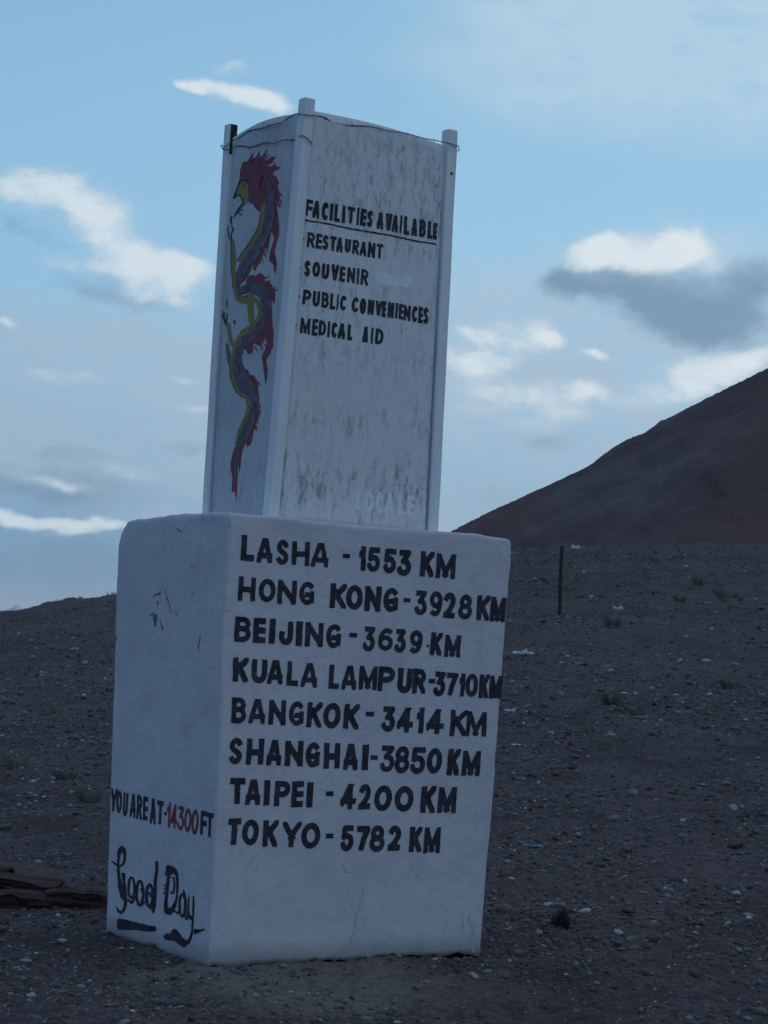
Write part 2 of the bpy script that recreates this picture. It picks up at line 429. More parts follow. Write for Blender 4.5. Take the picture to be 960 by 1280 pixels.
def attr_stone_mat():
    m, g, b = new_mat('mixed_gravel')
    a = g.n.new('ShaderNodeAttribute'); a.attribute_name = 'tone'
    c = coords(g)
    n = g.noise(c, 60, 5, .6)
    k = g.mix(g.m('MULTIPLY', n, .5), a.outputs['Color'], (.05, .045, .042))
    g.l.new(k, b.inputs['Base Color'])
    b.inputs['Roughness'].default_value = .85
    b.inputs['Specular IOR Level'].default_value = .3
    return m

M_WASH = whitewash_mat()
M_PANEL = panel_mat('weathered_panel', 1.0)
M_PANEL_L = panel_mat('weathered_panel_pale', .35)
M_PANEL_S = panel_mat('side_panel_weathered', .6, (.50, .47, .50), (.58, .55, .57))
M_POST = post_mat()
M_BLACK = paint_mat('black_sign_paint', (.012, .010, .016), (.052, .043, .056), .66)
M_BLACKTHIN = paint_mat('worn_black_sign_paint', (.016, .016, .022), (.045, .045, .052), .60)
M_REDPAINT = paint_mat('red_sign_paint', (.20, .025, .03), (.27, .045, .045), .70)
M_DRED = paint_mat('dragon_red_paint', (.30, .065, .085), (.17, .045, .075), .62)
M_DYEL = paint_mat('dragon_ochre_paint', (.33, .25, .075), (.22, .17, .07), .62)
M_DBLU = paint_mat('dragon_blue_paint', (.075, .06, .10), (.20, .15, .19), .60)
M_DMID = paint_mat('dragon_brown_purple_paint', (.13, .085, .085), (.20, .15, .13), .52)
M_DINK = paint_mat('dragon_ink_lines', (.035, .03, .045), (.05, .045, .06), .8)
M_GHOST = plain_mat('faded_white_paint', (.82, .79, .80), (.74, .71, .72), 40, .9, .1, .002)
M_DARK = plain_mat('hole_shade', (.02, .02, .022), (.03, .03, .03), 10)
M_FOOT = plain_mat('rough_cement_footing', (.13, .11, .095), (.07, .06, .052), 18, .95, .9, .03)
M_CHIP = plain_mat('bare_broken_plaster', (.08, .07, .07), (.24, .22, .22), 60, .95, .6, .01)
M_HAIR = plain_mat('hairline_crack', (.36, .35, .36), (.46, .44, .45), 60, .95, .2, .003)
M_WIRE = plain_mat('rusty_wire', (.06, .05, .045), (.10, .085, .075), 80, .6)
M_STEEL = plain_mat('dark_rusted_steel', (.018, .013, .012), (.035, .022, .018), 30, .75)
M_GROUND = gravel_ground_mat()
M_HILL = hill_mat()
M_GRAVEL = attr_stone_mat()
M_GRASS = plain_mat('dry_grass', (.21, .175, .15), (.15, .125, .11), 8, .9)
M_SHRUB = plain_mat('dusty_green_grass', (.10, .092, .076), (.13, .115, .095), 8, .9)
M_PALE = plain_mat('pale_stone', (.34, .33, .31), (.24, .23, .22), 25)
M_GREY = plain_mat('grey_stone', (.17, .16, .15), (.10, .095, .09), 25)
M_BROWN = plain_mat('brown_stone', (.11, .075, .06), (.07, .05, .042), 25)
M_INK = plain_mat('near_black_rock', (.008, .006, .007), (.018, .013, .013), 25)
M_WOOD = plain_mat('reddish_rotten_wood', (.085, .042, .034), (.036, .017, .015), 14, .95, 1.0, .03, .2, (.25, 1, 1))
M_PLASTIC = plain_mat('white_plastic_litter', (.80, .80, .82), (.62, .63, .65), 12, .45, .3, .01, .5)
M_BLUEPL = plain_mat('blue_plastic_litter', (.10, .28, .42), (.16, .34, .45), 12, .45, .3, .01, .5)
M_FARROCK = plain_mat('far_range_rock', (.16, .17, .19), (.30, .31, .33), .002, .95, .5, 20)

# ------------------------------------------------------------------ ground, hill, far range
def radial_sheet():
    ang = np.concatenate([np.linspace(-math.pi, -.30, 60)[:-1], np.linspace(-.30, -.215, 14)[:-1],
                          np.linspace(-.215, .20, 470), np.linspace(.20, .30, 16)[1:], np.linspace(.30, math.pi, 60)[1:-1]])
    rad = np.concatenate([np.geomspace(.6, 6.4, 18)[:-1], np.geomspace(6.4, 66, 760)[:-1], np.geomspace(66, 400, 40)[:-1], np.geomspace(400, 30000, 26)])
    A, R = np.meshgrid(ang, rad)
    x = R*np.sin(A); y = R*np.cos(A); z = ground_z(x, y)
    n, k = len(rad), len(ang)
    v = np.stack([x, y, z], -1).reshape(-1, 3)
    v = np.vstack([v, [[0, 0, float(ground_z(0., 0.))]]])
    i = np.arange(n-1)[:, None]; j = np.arange(k)[None, :]; j2 = (j+1) % k
    f = np.stack([i*k+j, i*k+j2, (i+1)*k+j2, (i+1)*k+j], -1).reshape(-1, 4)[:, ::-1]
    cen = np.stack([np.full(k, n*k), np.arange(k), (np.arange(k)+1) % k], -1)[:, ::-1]
    me = np_mesh('ground', v, [f, cen], M_GROUND, True)
    return tag(link('ground', me), 'stony brown-grey ground rising to a low crest behind the monument', None, None, 'structure')
radial_sheet()

HILL_PROFILE = [(-.35, -.02), (-.2, -.012), (-.09, -.004), (-.02, .026), (.0, .0355), (.035, .0552), (.0515, .0648), (.0687, .0737), (.0826, .0809),
                (.0939, .0864), (.1024, .0929), (.1123, .1006), (.1231, .1056), (.1309, .1116), (.1494, .1218),
                (.1645, .1299), (.18, .1382), (.24, .172), (.34, .222), (.5, .285), (.7, .335), (.9, .35), (1.15, .30), (1.35, .16), (1.5, -.02)]
def hill():
    ha = np.array([p[0] for p in HILL_PROFILE]); he = np.array([p[1] for p in HILL_PROFILE])
    ang = np.concatenate([np.linspace(-.3, -.04, 50)[:-1], np.linspace(-.04, .21, 420)[:-1], np.linspace(.21, 1.5, 200)])
    D = 360.0
    top = np.tan(np.interp(ang, ha, he))*D + EYE
    top = top + .10*vnoise(ang*170, ang*0, 5) + .10*vnoise(ang*900, ang*0, 6)
    s = np.linspace(-1, 1, 330)                      # -1 near foot, 0 crest, 1 far foot
    A, S = np.meshgrid(ang, s)
    T = np.broadcast_to(top, A.shape)
    foot = 6.0
    run = np.maximum(T+foot, 2)/math.tan(math.radians(29))
    R = D + S*run
    Rn = np.maximum(R, 95)
    drop = (T+foot)*np.abs(S)
    Zz = T - drop
    x = Rn*np.sin(A); y = Rn*np.cos(A)
    # gullies down the slope, fading at the skyline
    amp = np.clip(np.abs(S)*6, 0, 1)
    al = (x*.80+Zz*1.0)
    gl = 2.2*fbm(al/26., (R-al*.2)/90., 40, 5, .55) + .5*fbm(x/5., y/7., 47, 3)
    Zz = Zz + amp*gl*.8
    n, k = A.shape
    v = np.stack([x, y, Zz], -1).reshape(-1, 3)
    i = np.arange(n-1)[:, None]; j = np.arange(k-1)[None, :]
    f = np.stack([i*k+j, i*k+j+1, (i+1)*k+j+1, (i+1)*k+j], -1).reshape(-1, 4)
    me = np_mesh('hill', v, f, M_HILL, True)
    return tag(link('hill', me), 'steep bare brown scree hillside rising to the right behind the ground crest', None, None, 'structure')
hill()

def far_range():
    ang = np.linspace(-1.2, 1.2, 900)
    D = 16000.
    h = 190 + 55*fbm(ang*38, ang*0, 60, 5) - 60
    def bump(a0, w, hh): return hh*np.exp(-np.abs((ang-a0)/w)**1.3)
    el = .0035 + .0018*fbm(ang*60, ang*0, 61, 5)
    el = el + bump(-.1716, .0045, .0050) + bump(-.1525, .006, .0075)
    top = el*D
    v = []; 
    for dd, kk in ((-2600, 0.), (-1500, .42), (-600, .75), (0, 1.), (1500, .5), (3500, 0.)):
        r = D+dd*(1+.15*vnoise(ang*50, ang*0+dd, 8))
        zz = top*kk*(1+.12*vnoise(ang*120, ang*0+dd, 9)*(kk < 1)) - (30 if kk == 0 else 0)
        v.append(np.stack([r*np.sin(ang), r*np.cos(ang), zz], -1))
    v = np.concatenate(v); k = len(ang)
    i = np.arange(5)[:, None]; j = np.arange(k-1)[None, :]
    f = np.stack([i*k+j, i*k+j+1, (i+1)*k+j+1, (i+1)*k+j], -1).reshape(-1, 4)
    tag(link('far_mountains', np_mesh('far_mountains', v, f, M_FARROCK, True)), 'faint blue far mountain peaks just above the left skyline', None, None, 'structure')
far_range()

# ------------------------------------------------------------------ the monument
BLOCK_LINES = [[["L",0.0465,0.8961,0.0878,0.9519],["A",0.0994,0.8951,0.1494,0.9488],["S",0.1654,0.8937,0.2031,0.948],["H",0.2169,0.8952,0.2745,0.9475],["A",0.2817,0.8943,0.3396,0.9479],["-",0.3891,0.9186,0.4123,0.9285],["1",0.4447,0.8936,0.4664,0.9481],["5",0.4748,0.8922,0.5177,0.9479],["5",0.5325,0.8915,0.5744,0.9475],["3",0.583,0.888,0.6284,0.9474],["K",0.6638,0.8902,0.7114,0.9478],["M",0.7214,0.8893,0.7901,0.9465]],[["H",0.045,0.807,0.0992,0.8588],["O",0.1119,0.8071,0.1656,0.8579],["N",0.1749,0.8056,0.2358,0.8578],["G",0.2479,0.8061,0.2962,0.8571],["K",0.3532,0.803,0.406,0.8579],["O",0.4084,0.8022,0.464,0.8569],["N",0.4736,0.8013,0.5279,0.8571],["G",0.5394,0.802,0.5898,0.8566],["-",0.6108,0.8264,0.6351,0.8359],["3",0.6524,0.7991,0.6948,0.8549],["9",0.7072,0.7985,0.7517,0.8556],["2",0.7588,0.7961,0.7992,0.855],["8",0.8146,0.7957,0.8631,0.8532],["K",0.8834,0.7957,0.9298,0.8533],["M",0.9347,0.7948,0.9915,0.8519]],[["B",0.0403,0.7156,0.0915,0.7698],["E",0.1015,0.7149,0.1405,0.7695],["I",0.1543,0.7153,0.1723,0.7688],["J",0.1816,0.7138,0.2313,0.7665],["I",0.2434,0.7132,0.2635,0.7668],["N",0.2746,0.7131,0.3342,0.7659],["G",0.3474,0.7114,0.3959,0.7652],["-",0.4258,0.738,0.4515,0.7478],["3",0.4768,0.7084,0.518,0.7638],["6",0.5319,0.7117,0.5801,0.7624],["3",0.5892,0.7086,0.6265,0.762],["9",0.6437,0.7084,0.6869,0.7615],[".",0.7054,0.7238,0.7149,0.7305],["K",0.7203,0.7061,0.7622,0.7589],["M",0.774,0.704,0.8318,0.7548]],[["K",0.0388,0.6267,0.0869,0.6793],["U",0.1004,0.625,0.1507,0.6785],["A",0.1534,0.625,0.2036,0.677],["L",0.2194,0.6222,0.2569,0.6756],["A",0.2681,0.6211,0.3222,0.674],["L",0.3646,0.6189,0.3999,0.6727],["A",0.4108,0.6186,0.4614,0.672],["M",0.4717,0.6197,0.5348,0.6727],["P",0.5403,0.6187,0.5982,0.6736],["U",0.6111,0.6153,0.6598,0.6728],["R",0.6642,0.6151,0.7121,0.6715],["-",0.7234,0.6399,0.7474,0.6499],["3",0.7438,0.6111,0.7853,0.6674],["7",0.7886,0.6121,0.8302,0.6658],["1",0.8382,0.612,0.8577,0.665],["0",0.8621,0.6117,0.9079,0.6663],["K",0.9155,0.6098,0.9514,0.6649],["M",0.9559,0.6095,1.0022,0.6631]],[["B",0.04,0.5355,0.0867,0.5903],["A",0.0972,0.5355,0.1498,0.5889],["N",0.1647,0.534,0.2196,0.588],["G",0.2325,0.533,0.2822,0.5861],["K",0.2956,0.5307,0.347,0.5854],["O",0.3541,0.5294,0.4145,0.5853],["K",0.4279,0.5287,0.4798,0.5841],["-",0.5035,0.5579,0.5336,0.5687],["3",0.564,0.5245,0.6092,0.5817],["4",0.6192,0.5244,0.6745,0.5804],["1",0.6909,0.5233,0.7147,0.5808],["4",0.7273,0.5222,0.7885,0.579],["K",0.8149,0.5186,0.8765,0.5779],["M",0.8771,0.5182,0.9519,0.5756]],[["S",0.0377,0.4452,0.0779,0.5019],["H",0.0951,0.4451,0.1512,0.5007],["A",0.1639,0.4433,0.2123,0.4987],["N",0.2268,0.4426,0.2869,0.4975],["G",0.299,0.4397,0.3458,0.4954],["H",0.3625,0.4379,0.4185,0.4942],["A",0.4331,0.4353,0.4819,0.493],["I",0.5001,0.4352,0.5205,0.4918],["-",0.5293,0.4586,0.5553,0.4687],["3",0.5667,0.4314,0.6158,0.4906],["8",0.619,0.429,0.6714,0.4898],["5",0.6788,0.428,0.7304,0.4884],["0",0.7391,0.4292,0.7927,0.4871],["K",0.8164,0.4254,0.8616,0.4859],["M",0.8738,0.4241,0.9402,0.4823]],[["T",0.0451,0.3578,0.0948,0.4131],["A",0.0985,0.3552,0.1484,0.4101],["I",0.1619,0.3549,0.1803,0.4088],["P",0.1984,0.3532,0.249,0.408],["E",0.2574,0.3509,0.2961,0.4069],["I",0.3101,0.3499,0.3294,0.4052],["-",0.3761,0.375,0.402,0.3855],["4",0.429,0.3458,0.4824,0.4027],["2",0.4947,0.3454,0.5358,0.402],["0",0.5527,0.3412,0.6159,0.3995],["0",0.6298,0.3401,0.6959,0.3977],["K",0.7278,0.3372,0.7803,0.3974],["M",0.7936,0.3364,0.8602,0.3956]],[["T",0.0459,0.2674,0.088,0.3242],["O",0.0953,0.2663,0.15,0.3215],["K",0.1664,0.2624,0.2151,0.3193],["Y",0.232,0.2605,0.2969,0.3164],["O",0.2995,0.2576,0.3633,0.3142],["-",0.3846,0.2796,0.4112,0.2899],["5",0.441,0.2508,0.4829,0.3076],["7",0.4946,0.2503,0.5437,0.3061],["8",0.5456,0.2477,0.5994,0.3069],["2",0.6148,0.25,0.6586,0.3063],["K",0.6939,0.2465,0.738,0.3032],["M",0.749,0.243,0.8103,0.3009]]]
COLUMN_LINES = [[["F",0.0007,0.7454,0.0491,0.785],["A",0.0536,0.7437,0.0989,0.7854],["C",0.1144,0.7428,0.1589,0.7855],["I",0.1715,0.7452,0.1917,0.7862],["L",0.2028,0.7446,0.2418,0.7864],["I",0.2573,0.745,0.2771,0.7873],["T",0.2938,0.7476,0.3438,0.7872],["I",0.3611,0.7462,0.3742,0.7886],["E",0.3872,0.7475,0.4264,0.7888],["S",0.4358,0.748,0.4751,0.7888],["A",0.5082,0.7476,0.5539,0.7892],["V",0.5714,0.7489,0.6171,0.7908],["A",0.6198,0.7482,0.6632,0.79],["I",0.6798,0.7487,0.6911,0.7926],["L",0.7097,0.7484,0.7488,0.7926],["A",0.768,0.7487,0.8087,0.7915],["B",0.828,0.7503,0.8747,0.7936],["L",0.8927,0.7505,0.9276,0.7939],["E",0.9359,0.7508,0.9645,0.7927]],[[".",0.0023,0.6843,0.0132,0.6886],["R",0.0325,0.6698,0.0824,0.7057],["E",0.0933,0.6703,0.1321,0.7058],["S",0.1383,0.6701,0.1758,0.7067],["T",0.1898,0.6714,0.2299,0.7067],["A",0.2342,0.6711,0.2771,0.7066],["U",0.2931,0.6733,0.3322,0.7075],["R",0.3468,0.6735,0.3918,0.7081],["A",0.4009,0.6732,0.4448,0.7076],["N",0.4584,0.6728,0.5084,0.7094],["T",0.5212,0.6743,0.5632,0.7099]],[[".",0.0004,0.613,0.0119,0.6178],["S",0.031,0.5979,0.0672,0.6362],["O",0.0855,0.6001,0.1346,0.6363],["U",0.1495,0.5991,0.1973,0.6367],["V",0.2147,0.5999,0.2631,0.6379],["E",0.2721,0.6003,0.3088,0.6368],["N",0.3254,0.6008,0.3777,0.6378],["I",0.3945,0.6008,0.4065,0.6391],["R",0.4218,0.6011,0.4728,0.6394]],[[".",0.0027,0.544,0.0153,0.5489],["P",0.0356,0.5289,0.0894,0.5647],["U",0.1033,0.5278,0.1496,0.5658],["B",0.1636,0.5289,0.2102,0.5658],["L",0.2217,0.5279,0.2568,0.5658],["I",0.268,0.5281,0.2773,0.5666],["C",0.2916,0.5288,0.3316,0.5653],["C",0.3726,0.5302,0.4178,0.5667],["O",0.4286,0.5287,0.4711,0.567],["N",0.4859,0.5306,0.529,0.5667],["V",0.5396,0.5317,0.5841,0.5674],["E",0.588,0.5302,0.6152,0.5689],["N",0.6304,0.5306,0.6731,0.5687],["I",0.6858,0.5315,0.7,0.5699],["E",0.7111,0.5311,0.7413,0.5693],["N",0.7474,0.5311,0.7964,0.5683],["C",0.8095,0.5305,0.8485,0.5699],["E",0.8571,0.5307,0.8886,0.5706],["S",0.8945,0.5305,0.9299,0.5717]],[[".",0.0017,0.4725,0.0124,0.4773],["M",0.0353,0.4581,0.1007,0.4954],["E",0.1148,0.4569,0.1499,0.4965],["D",0.1603,0.4593,0.2071,0.496],["I",0.2194,0.4578,0.2333,0.4963],["C",0.2455,0.459,0.2833,0.4964],["A",0.2921,0.4585,0.3384,0.496],["L",0.3572,0.4588,0.3892,0.4966],["A",0.4631,0.459,0.4995,0.4978],["I",0.5234,0.4589,0.5347,0.4981],["D",0.5546,0.4598,0.6099,0.4978]]]
GHOST_LINE = [["L",0.4983,0.0422,0.526,0.0899],["O",0.5571,0.0389,0.6145,0.0895],["C",0.6329,0.0375,0.6832,0.0898],["A",0.6984,0.0387,0.7558,0.0897],["L",0.7891,0.0375,0.8326,0.0892],["E",0.852,0.0386,0.9031,0.0877]]
LEFT_LINES = [[["Y",0.0019,0.2922,0.068,0.3451],["O",0.0631,0.2914,0.1162,0.3429],["U",0.1319,0.2882,0.1802,0.3422],["A",0.2081,0.2887,0.2599,0.3416],["R",0.2749,0.2874,0.3233,0.3424],["E",0.3368,0.2882,0.3779,0.341],["A",0.4052,0.2837,0.4572,0.3399],["T",0.4715,0.2861,0.5295,0.3388],["-",0.54,0.3093,0.5649,0.3165],["F",0.8782,0.2841,0.9296,0.3364],["T",0.9307,0.2834,0.9915,0.3349]],[["1",0.5696,0.2842,0.5986,0.3387],["4",0.6051,0.2846,0.6598,0.3368],["3",0.6673,0.2839,0.7238,0.3356],["0",0.731,0.2834,0.7926,0.3346],["0",0.7987,0.2814,0.8571,0.3351]]]
SHEET_GREETING = [0.00122483,4.01089e-05,-0.0495779,9.0741e-05,-0.000273861,0.219351,0.000107092,-8.21166e-06,1.0]
SHEET_DRAGON = [0.0129082,0.0008534,-0.405454,-0.000295758,-0.00205892,0.983797,0.000129729,-0.000221632,1.0]
SHEET_COLUMN = [0.000571868,4.9451e-05,-0.104162,1.59365e-05,-0.00018747,0.813868,-3.36949e-05,1.89647e-05,1.0]
SHEET_CRACK = [0.00173602,5.71591e-05,-0.332384,0.000136381,-0.000422274,1.0563,0.000156633,-1.09587e-05,1.0]
SHEET_FRONT = [0.00100399,4.52437e-05,0.0382462,-3.19206e-05,-0.000661662,0.226318,-9.12639e-05,-3.76691e-05,1.0]
WIRE_UPPER_SIDE = [[0.284, 0.823, 3.824], [0.284, 0.75, 3.843], [0.3, 0.706, 3.863], [0.3, 0.602, 3.876], [0.3, 0.447, 3.87], [0.3, 0.285, 3.861], [0.325, 0.28, 3.888], [0.325, 0.212, 3.894]]
WIRE_UPPER_FRONT = [[0.298, 0.122, 3.869], [0.374, 0.122, 3.881], [0.414, 0.14, 3.888], [0.439, 0.14, 3.886], [0.496, 0.15, 3.869], [0.717, 0.155, 3.893], [0.895, 0.165, 3.898], [1.083, 0.182, 3.902], [1.174, 0.19, 3.902], [1.246, 0.19, 3.903]]
WIRE_LOWER = [[0.284, 0.823, 3.821], [0.284, 0.757, 3.811], [0.3, 0.712, 3.826], [0.3, 0.658, 3.814], [0.3, 0.582, 3.792], [0.3, 0.51, 3.794], [0.3, 0.448, 3.793], [0.3, 0.345, 3.771], [0.3, 0.276, 3.778], [0.328, 0.234, 3.776], [0.328, 0.19, 3.77], [0.317, 0.128, 3.775], [0.347, 0.128, 3.768], [0.371, 0.128, 3.752], [0.395, 0.17, 3.742]]
BLOCK_TEXT = ['LASHA - 1553 KM', 'HONG KONG - 3928 KM', 'BEIJING - 3639 KM', 'KUALA LAMPUR - 3710 KM', 'BANGKOK - 3414 KM', 'SHANGHAI - 3850 KM', 'TAIPEI - 4200 KM', 'TOKYO - 5782 KM']
COLUMN_TEXT = ['FACILITIES AVAILABLE', 'RESTAURANT', 'SOUVENIR', 'PUBLIC CONVENIENCES', 'MEDICAL AID']

def LP(p):  # plan coordinates along the front face, along the side face, height -> offset from the monument's base
    p = np.asarray(p, float)
    return np.stack([p[..., 0]*UX - p[..., 1]*UY, p[..., 0]*UY + p[..., 1]*UX, p[..., 2]], -1)

QUADS = {
 'front': np.array([(0, 0, 0), (1.48, 0, 0), (1.552, 0, 2), (-.015, .027, 2)], float),
 'side': np.array([(0, 1.012, 0), (0, 0, 0), (-.015, .027, 2), (0, 1.136, 2)], float),
 'panel_front': np.array([(.354, .210, 2), (1.190, .212, 2), (1.187, .212, 3.9), (.380, .140, 3.9)], float),
 'panel_side': np.array([(.306, .772, 2), (.306, .268, 2), (.338, .192, 3.9), (.306, .774, 3.9)], float),
}
NORM = {'front': (0, -1), 'side': (-1, 0), 'panel_front': (0, -1), 'panel_side': (-1, 0)}
def relief(q, z):
    """uneven plaster: displacement along the wall normal, q runs round the perimeter"""
    return .0055*vnoise(q*3.1, z*2.7, 71)+.0030*vnoise(q*9, z*8.3, 72)+.0010*vnoise(q*24, z*22, 75)
def edge_wave(z):
    return .006*vnoise(z*3.3, z*0+.5, 73)+.003*vnoise(z*11., z*0+.5, 74)
def face_pt(face, s, t, lift):
    Q = QUADS[face]; s = np.asarray(s, float)[..., None]; t = np.asarray(t, float)[..., None]
    p = (Q[0]*(1-s)+Q[1]*s)*(1-t)+(Q[3]*(1-s)+Q[2]*s)*t
    n = NORM[face]; s_ = s[..., 0]; t_ = t[..., 0]
    if face in ('front', 'side'):
        q = s_*1.5 if face == 'front' else -s_*1.1+1.1+40
        d = relief(q, p[..., 2])
    else:
        d = (.010 if face == 'panel_front' else .016)*np.sin(np.pi*np.clip(s_, 0, 1))*(.35+.65*t_)
    d = d+lift
    p = p.copy(); p[..., 0] += n[0]*d; p[..., 1] += n[1]*d
    return LP(p)

monument = empty('milestone_monument', tuple(BASE))
tag(monument, 'tall whitewashed distance monument with a lettered block and a four-sided column on top', 'monument')

def plinth():
    zs = np.concatenate([np.linspace(0, 1.9, 64)[:-1], np.linspace(1.9, 1.978, 8)])
    n_f, n_s = 70, 50
    def corners(z):
        t = z/2.
        c = []
        for a, b in (((0, 0), (-.015, .027)), ((1.48, 0), (1.552, 0)), ((1.48, 1.02), (1.53, 1.12)), ((0, 1.012), (0, 1.136))):
            c.append(np.array(a)*(1-t)+np.array(b)*t)
        return c
    rings = []
    def ring(z, inset, zoff=0.):
        C = corners(min(z, 2.0)); pts = []
        faces = [(C[0], C[1], n_f, (0, -1), 0), (C[1], C[2], n_s, (1, 0), 1), (C[2], C[3], n_f, (0, 1), 2), (C[3], C[0], n_s, (-1, 0), 3)]
        rc = .008+.003*np.sin(z*5)+.007*max(0., float(vnoise(np.array([z*13.]), np.array([.5]), 76)[0]))
        for a, b, n, nm, k in faces:
            Lh = np.linalg.norm(b-a); e0 = (rc/Lh)
            s = np.arange(n+1)/n
            s = .65*(.5-.5*np.cos(np.pi*s))+.35*s           # denser towards the corners
            s = e0+s*(1-2*e0)
            P_ = a*(1-s)[:, None]+b*s[:, None]
            if k == 0: q = s*1.5
            elif k == 3: q = -s*1.1+1.1+40
            else: q = s*1.3+10*k
            d = relief(q, z+0*s) - inset
            P_ = P_+np.outer(d, nm)
            P_ = P_ - np.outer((s-.5)*2*inset*.9, (b-a)/Lh)
            # rounded arris to the next face
            nb = faces[(k+1) % 4][3]; Kc = b-(np.array(nm)+np.array(nb))*rc
            arc_ = np.array([Kc+rc*(math.cos(f_)*np.array(nm)+math.sin(f_)*np.array(nb)) for f_ in (.42, .79, 1.15)]) - (np.array(nm)+np.array(nb))*inset
            P_ = np.vstack([P_, arc_]); s = np.concatenate([s, [1, 1, 1]])
            zz = np.full(len(s), z+zoff)
            if z <= 0:
                zz = zz + .010*vnoise(s*Lh*9, s*0+k, 77)+.008*vnoise(s*Lh*26, s*0+k, 78) + (.004 if k == 0 else -.03)
            pts.append(np.column_stack([P_, zz]))
        return np.vstack(pts)
    r = ring(0, .085); r[:, 2] -= .22; rings.append(r)
    r = ring(0, .07); rings.append(r)
    rings.append(ring(0, .0))
    for z in zs[1:]: rings.append(ring(z, 0.))
    for z, ins in ((1.988, .001), (1.996, .005), (1.999, .012), (2.000, .03), (2.001, .06), (2.002, .12), (2.002, .30), (2.002, .48)):
        rings.append(ring(min(z, 2), ins, z-min(z, 2)))
    V = np.concatenate(rings); m = len(rings[0])
    # far upper corner of the side face is worn down and round
    top = V[:, 2] > 1.5
    dx = np.hypot(V[:, 0]-0, V[:, 1]-1.136)
    zf = np.clip((V[:, 2]-1.8)/.2, 0, 1)
    V[:, 2] -= .030*zf*np.clip(1-dx/.45, 0, 1)**1.4
    near = np.clip(1-dx/.09, 0, 1)*np.clip((V[:, 2]-1.84)/.13, 0, 1)**2
    V[:, 1] -= near*.030; V[:, 0] += near*.02; V[:, 2] -= near*.012
    # and the right one a little
    dx = np.hypot(V[:, 0]-1.552, V[:, 1]-0)
    pull = np.where(top & (dx < .2), (np.clip((V[:, 2]-1.85)/.15, 0, 1)**3)*np.clip(1-dx/.2, 0, 1), 0)
    V[:, 2] -= pull*.012; V[:, 0] -= pull*.018
    # top surface is trowelled unevenly
    V[:, 2] += np.where(V[:, 2] > 1.94, .006*vnoise(V[:, 0]*4, V[:, 1]*4, 79)+.003*vnoise(V[:, 0]*15, V[:, 1]*15, 80), 0)
    n = len(rings)
    i = np.arange(n-1)[:, None]; j = np.arange(m)[None, :]; j2 = (j+1) % m
    f = np.stack([i*m+j, i*m+j2, (i+1)*m+j2, (i+1)*m+j], -1).reshape(-1, 4)
    mi = np.where(f[:, 0] < 2*m, 1, 0)
    cen = V[-m:].mean(0)
    V = np.vstack([V, cen[None]])
    cf = np.stack([np.full(m, len(V)-1), (n-1)*m+np.arange(m), (n-1)*m+(np.arange(m)+1) % m], -1)
    me = np_mesh('plinth', LP(V), [f, cf], [M_WASH, M_FOOT], True, np.concatenate([mi, np.zeros(len(cf), int)]))
    return link('plinth', me, monument)
plinth_o = plinth()
plinth_o['label'] = 'whitewashed block painted with city distances'

POST = .060
def sq_tube(b, t, size, ztop_open=False):
    """b,t: near corner plan/height at bottom and top; grows inwards (+u or -u, +v or -v by sign)"""
def post(b, t, su, sv, cap=True, wu=POST, dark=False):
    bm = bmesh.new()
    w = POST; r = .006
    def section(c):
        x, y, z = c
        pts = [(r, 0), (w-r, 0), (w, r), (w, w-r), (w-r, w), (r, w), (0, w-r), (0, r)]
        return [(x+su*px*wu/w, y+sv*py, z) for px, py in pts]
    n = 26; rings = []
    for k in range(n+1):
        s = k/n
        c = np.array(b)*(1-s)+np.array(t)*s
        c = c + np.array([.0008*math.sin(k*.9+b[0]*9), .0008*math.sin(k*.63+b[1]*7), 0])
        rings.append([bm.verts.new(LP(np.array(p))) for p in section(c)])
    for k in range(n):
        for i in range(8):
            f_ = bm.faces.new((rings[k][i], rings[k][(i+1) % 8], rings[k+1][(i+1) % 8], rings[k+1][i]))
            if dark and i in (3, 4) and k >= n-2: f_.material_index = 1  # inner faces near the top take the dark material
    if cap:
        c = np.array(t) + np.array([0, 0, .006])
        x, y, z = c
        q = [(.012, .006), (w-.012, .006), (w-.006, .012), (w-.006, w-.012), (w-.012, w-.006), (.012, w-.006), (.006, w-.012), (.006, .012)]
        cr = [bm.verts.new(LP(np.array((x+su*px*wu/w, y+sv*py, z)))) for px, py in q]
        for i in range(8): bm.faces.new((rings[-1][i], rings[-1][(i+1) % 8], cr[(i+1) % 8], cr[i]))
        bm.faces.new(cr)
    else:                                  # open hollow end
        q = [(.008, .005), (w-.008, .005), (w-.005, .008), (w-.005, w-.008), (w-.008, w-.005), (.008, w-.005), (.005, w-.008), (.005, .008)]
        x, y, z = t
        a = [bm.verts.new(LP(np.array((x+su*px*wu/w, y+sv*py, z)))) for px, py in q]
        c = [bm.verts.new(LP(np.array((x+su*px*wu/w, y+sv*py, z-.25)))) for px, py in q]
        for i in range(8):
            bm.faces.new((rings[-1][i], rings[-1][(i+1) % 8], a[(i+1) % 8], a[i]))
            bm.faces.new((a[i], a[(i+1) % 8], c[(i+1) % 8], c[i]))
        bm.faces.new(c)
    bm.normal_update()
    bmesh.ops.recalc_face_normals(bm, faces=bm.faces)
    me = bpy.data.meshes.new('post'); bm.to_mesh(me); bm.free(); me.materials.append(M_POST); me.materials.append(M_STEEL)
    return link('post', me, monument)
p_near = post((.294, .2, 1.99), (.324, .130, 3.955), 1, 1)
p_near['label'] = 'tallest corner post, between the two visible panels'
p_right = post((1.254, .2, 1.99), (1.249, .2, 3.975), -1, 1)
p_left = post((.294, .840, 1.99), (.294, .840, 3.945), 1, -1, cap=False, wu=.046, dark=True)
p_left['label'] = 'left corner post with an open end and a dark inner side at the top'
p_back = post((1.254, .84, 1.99), (1.249, .84, 3.95), -1, -1)
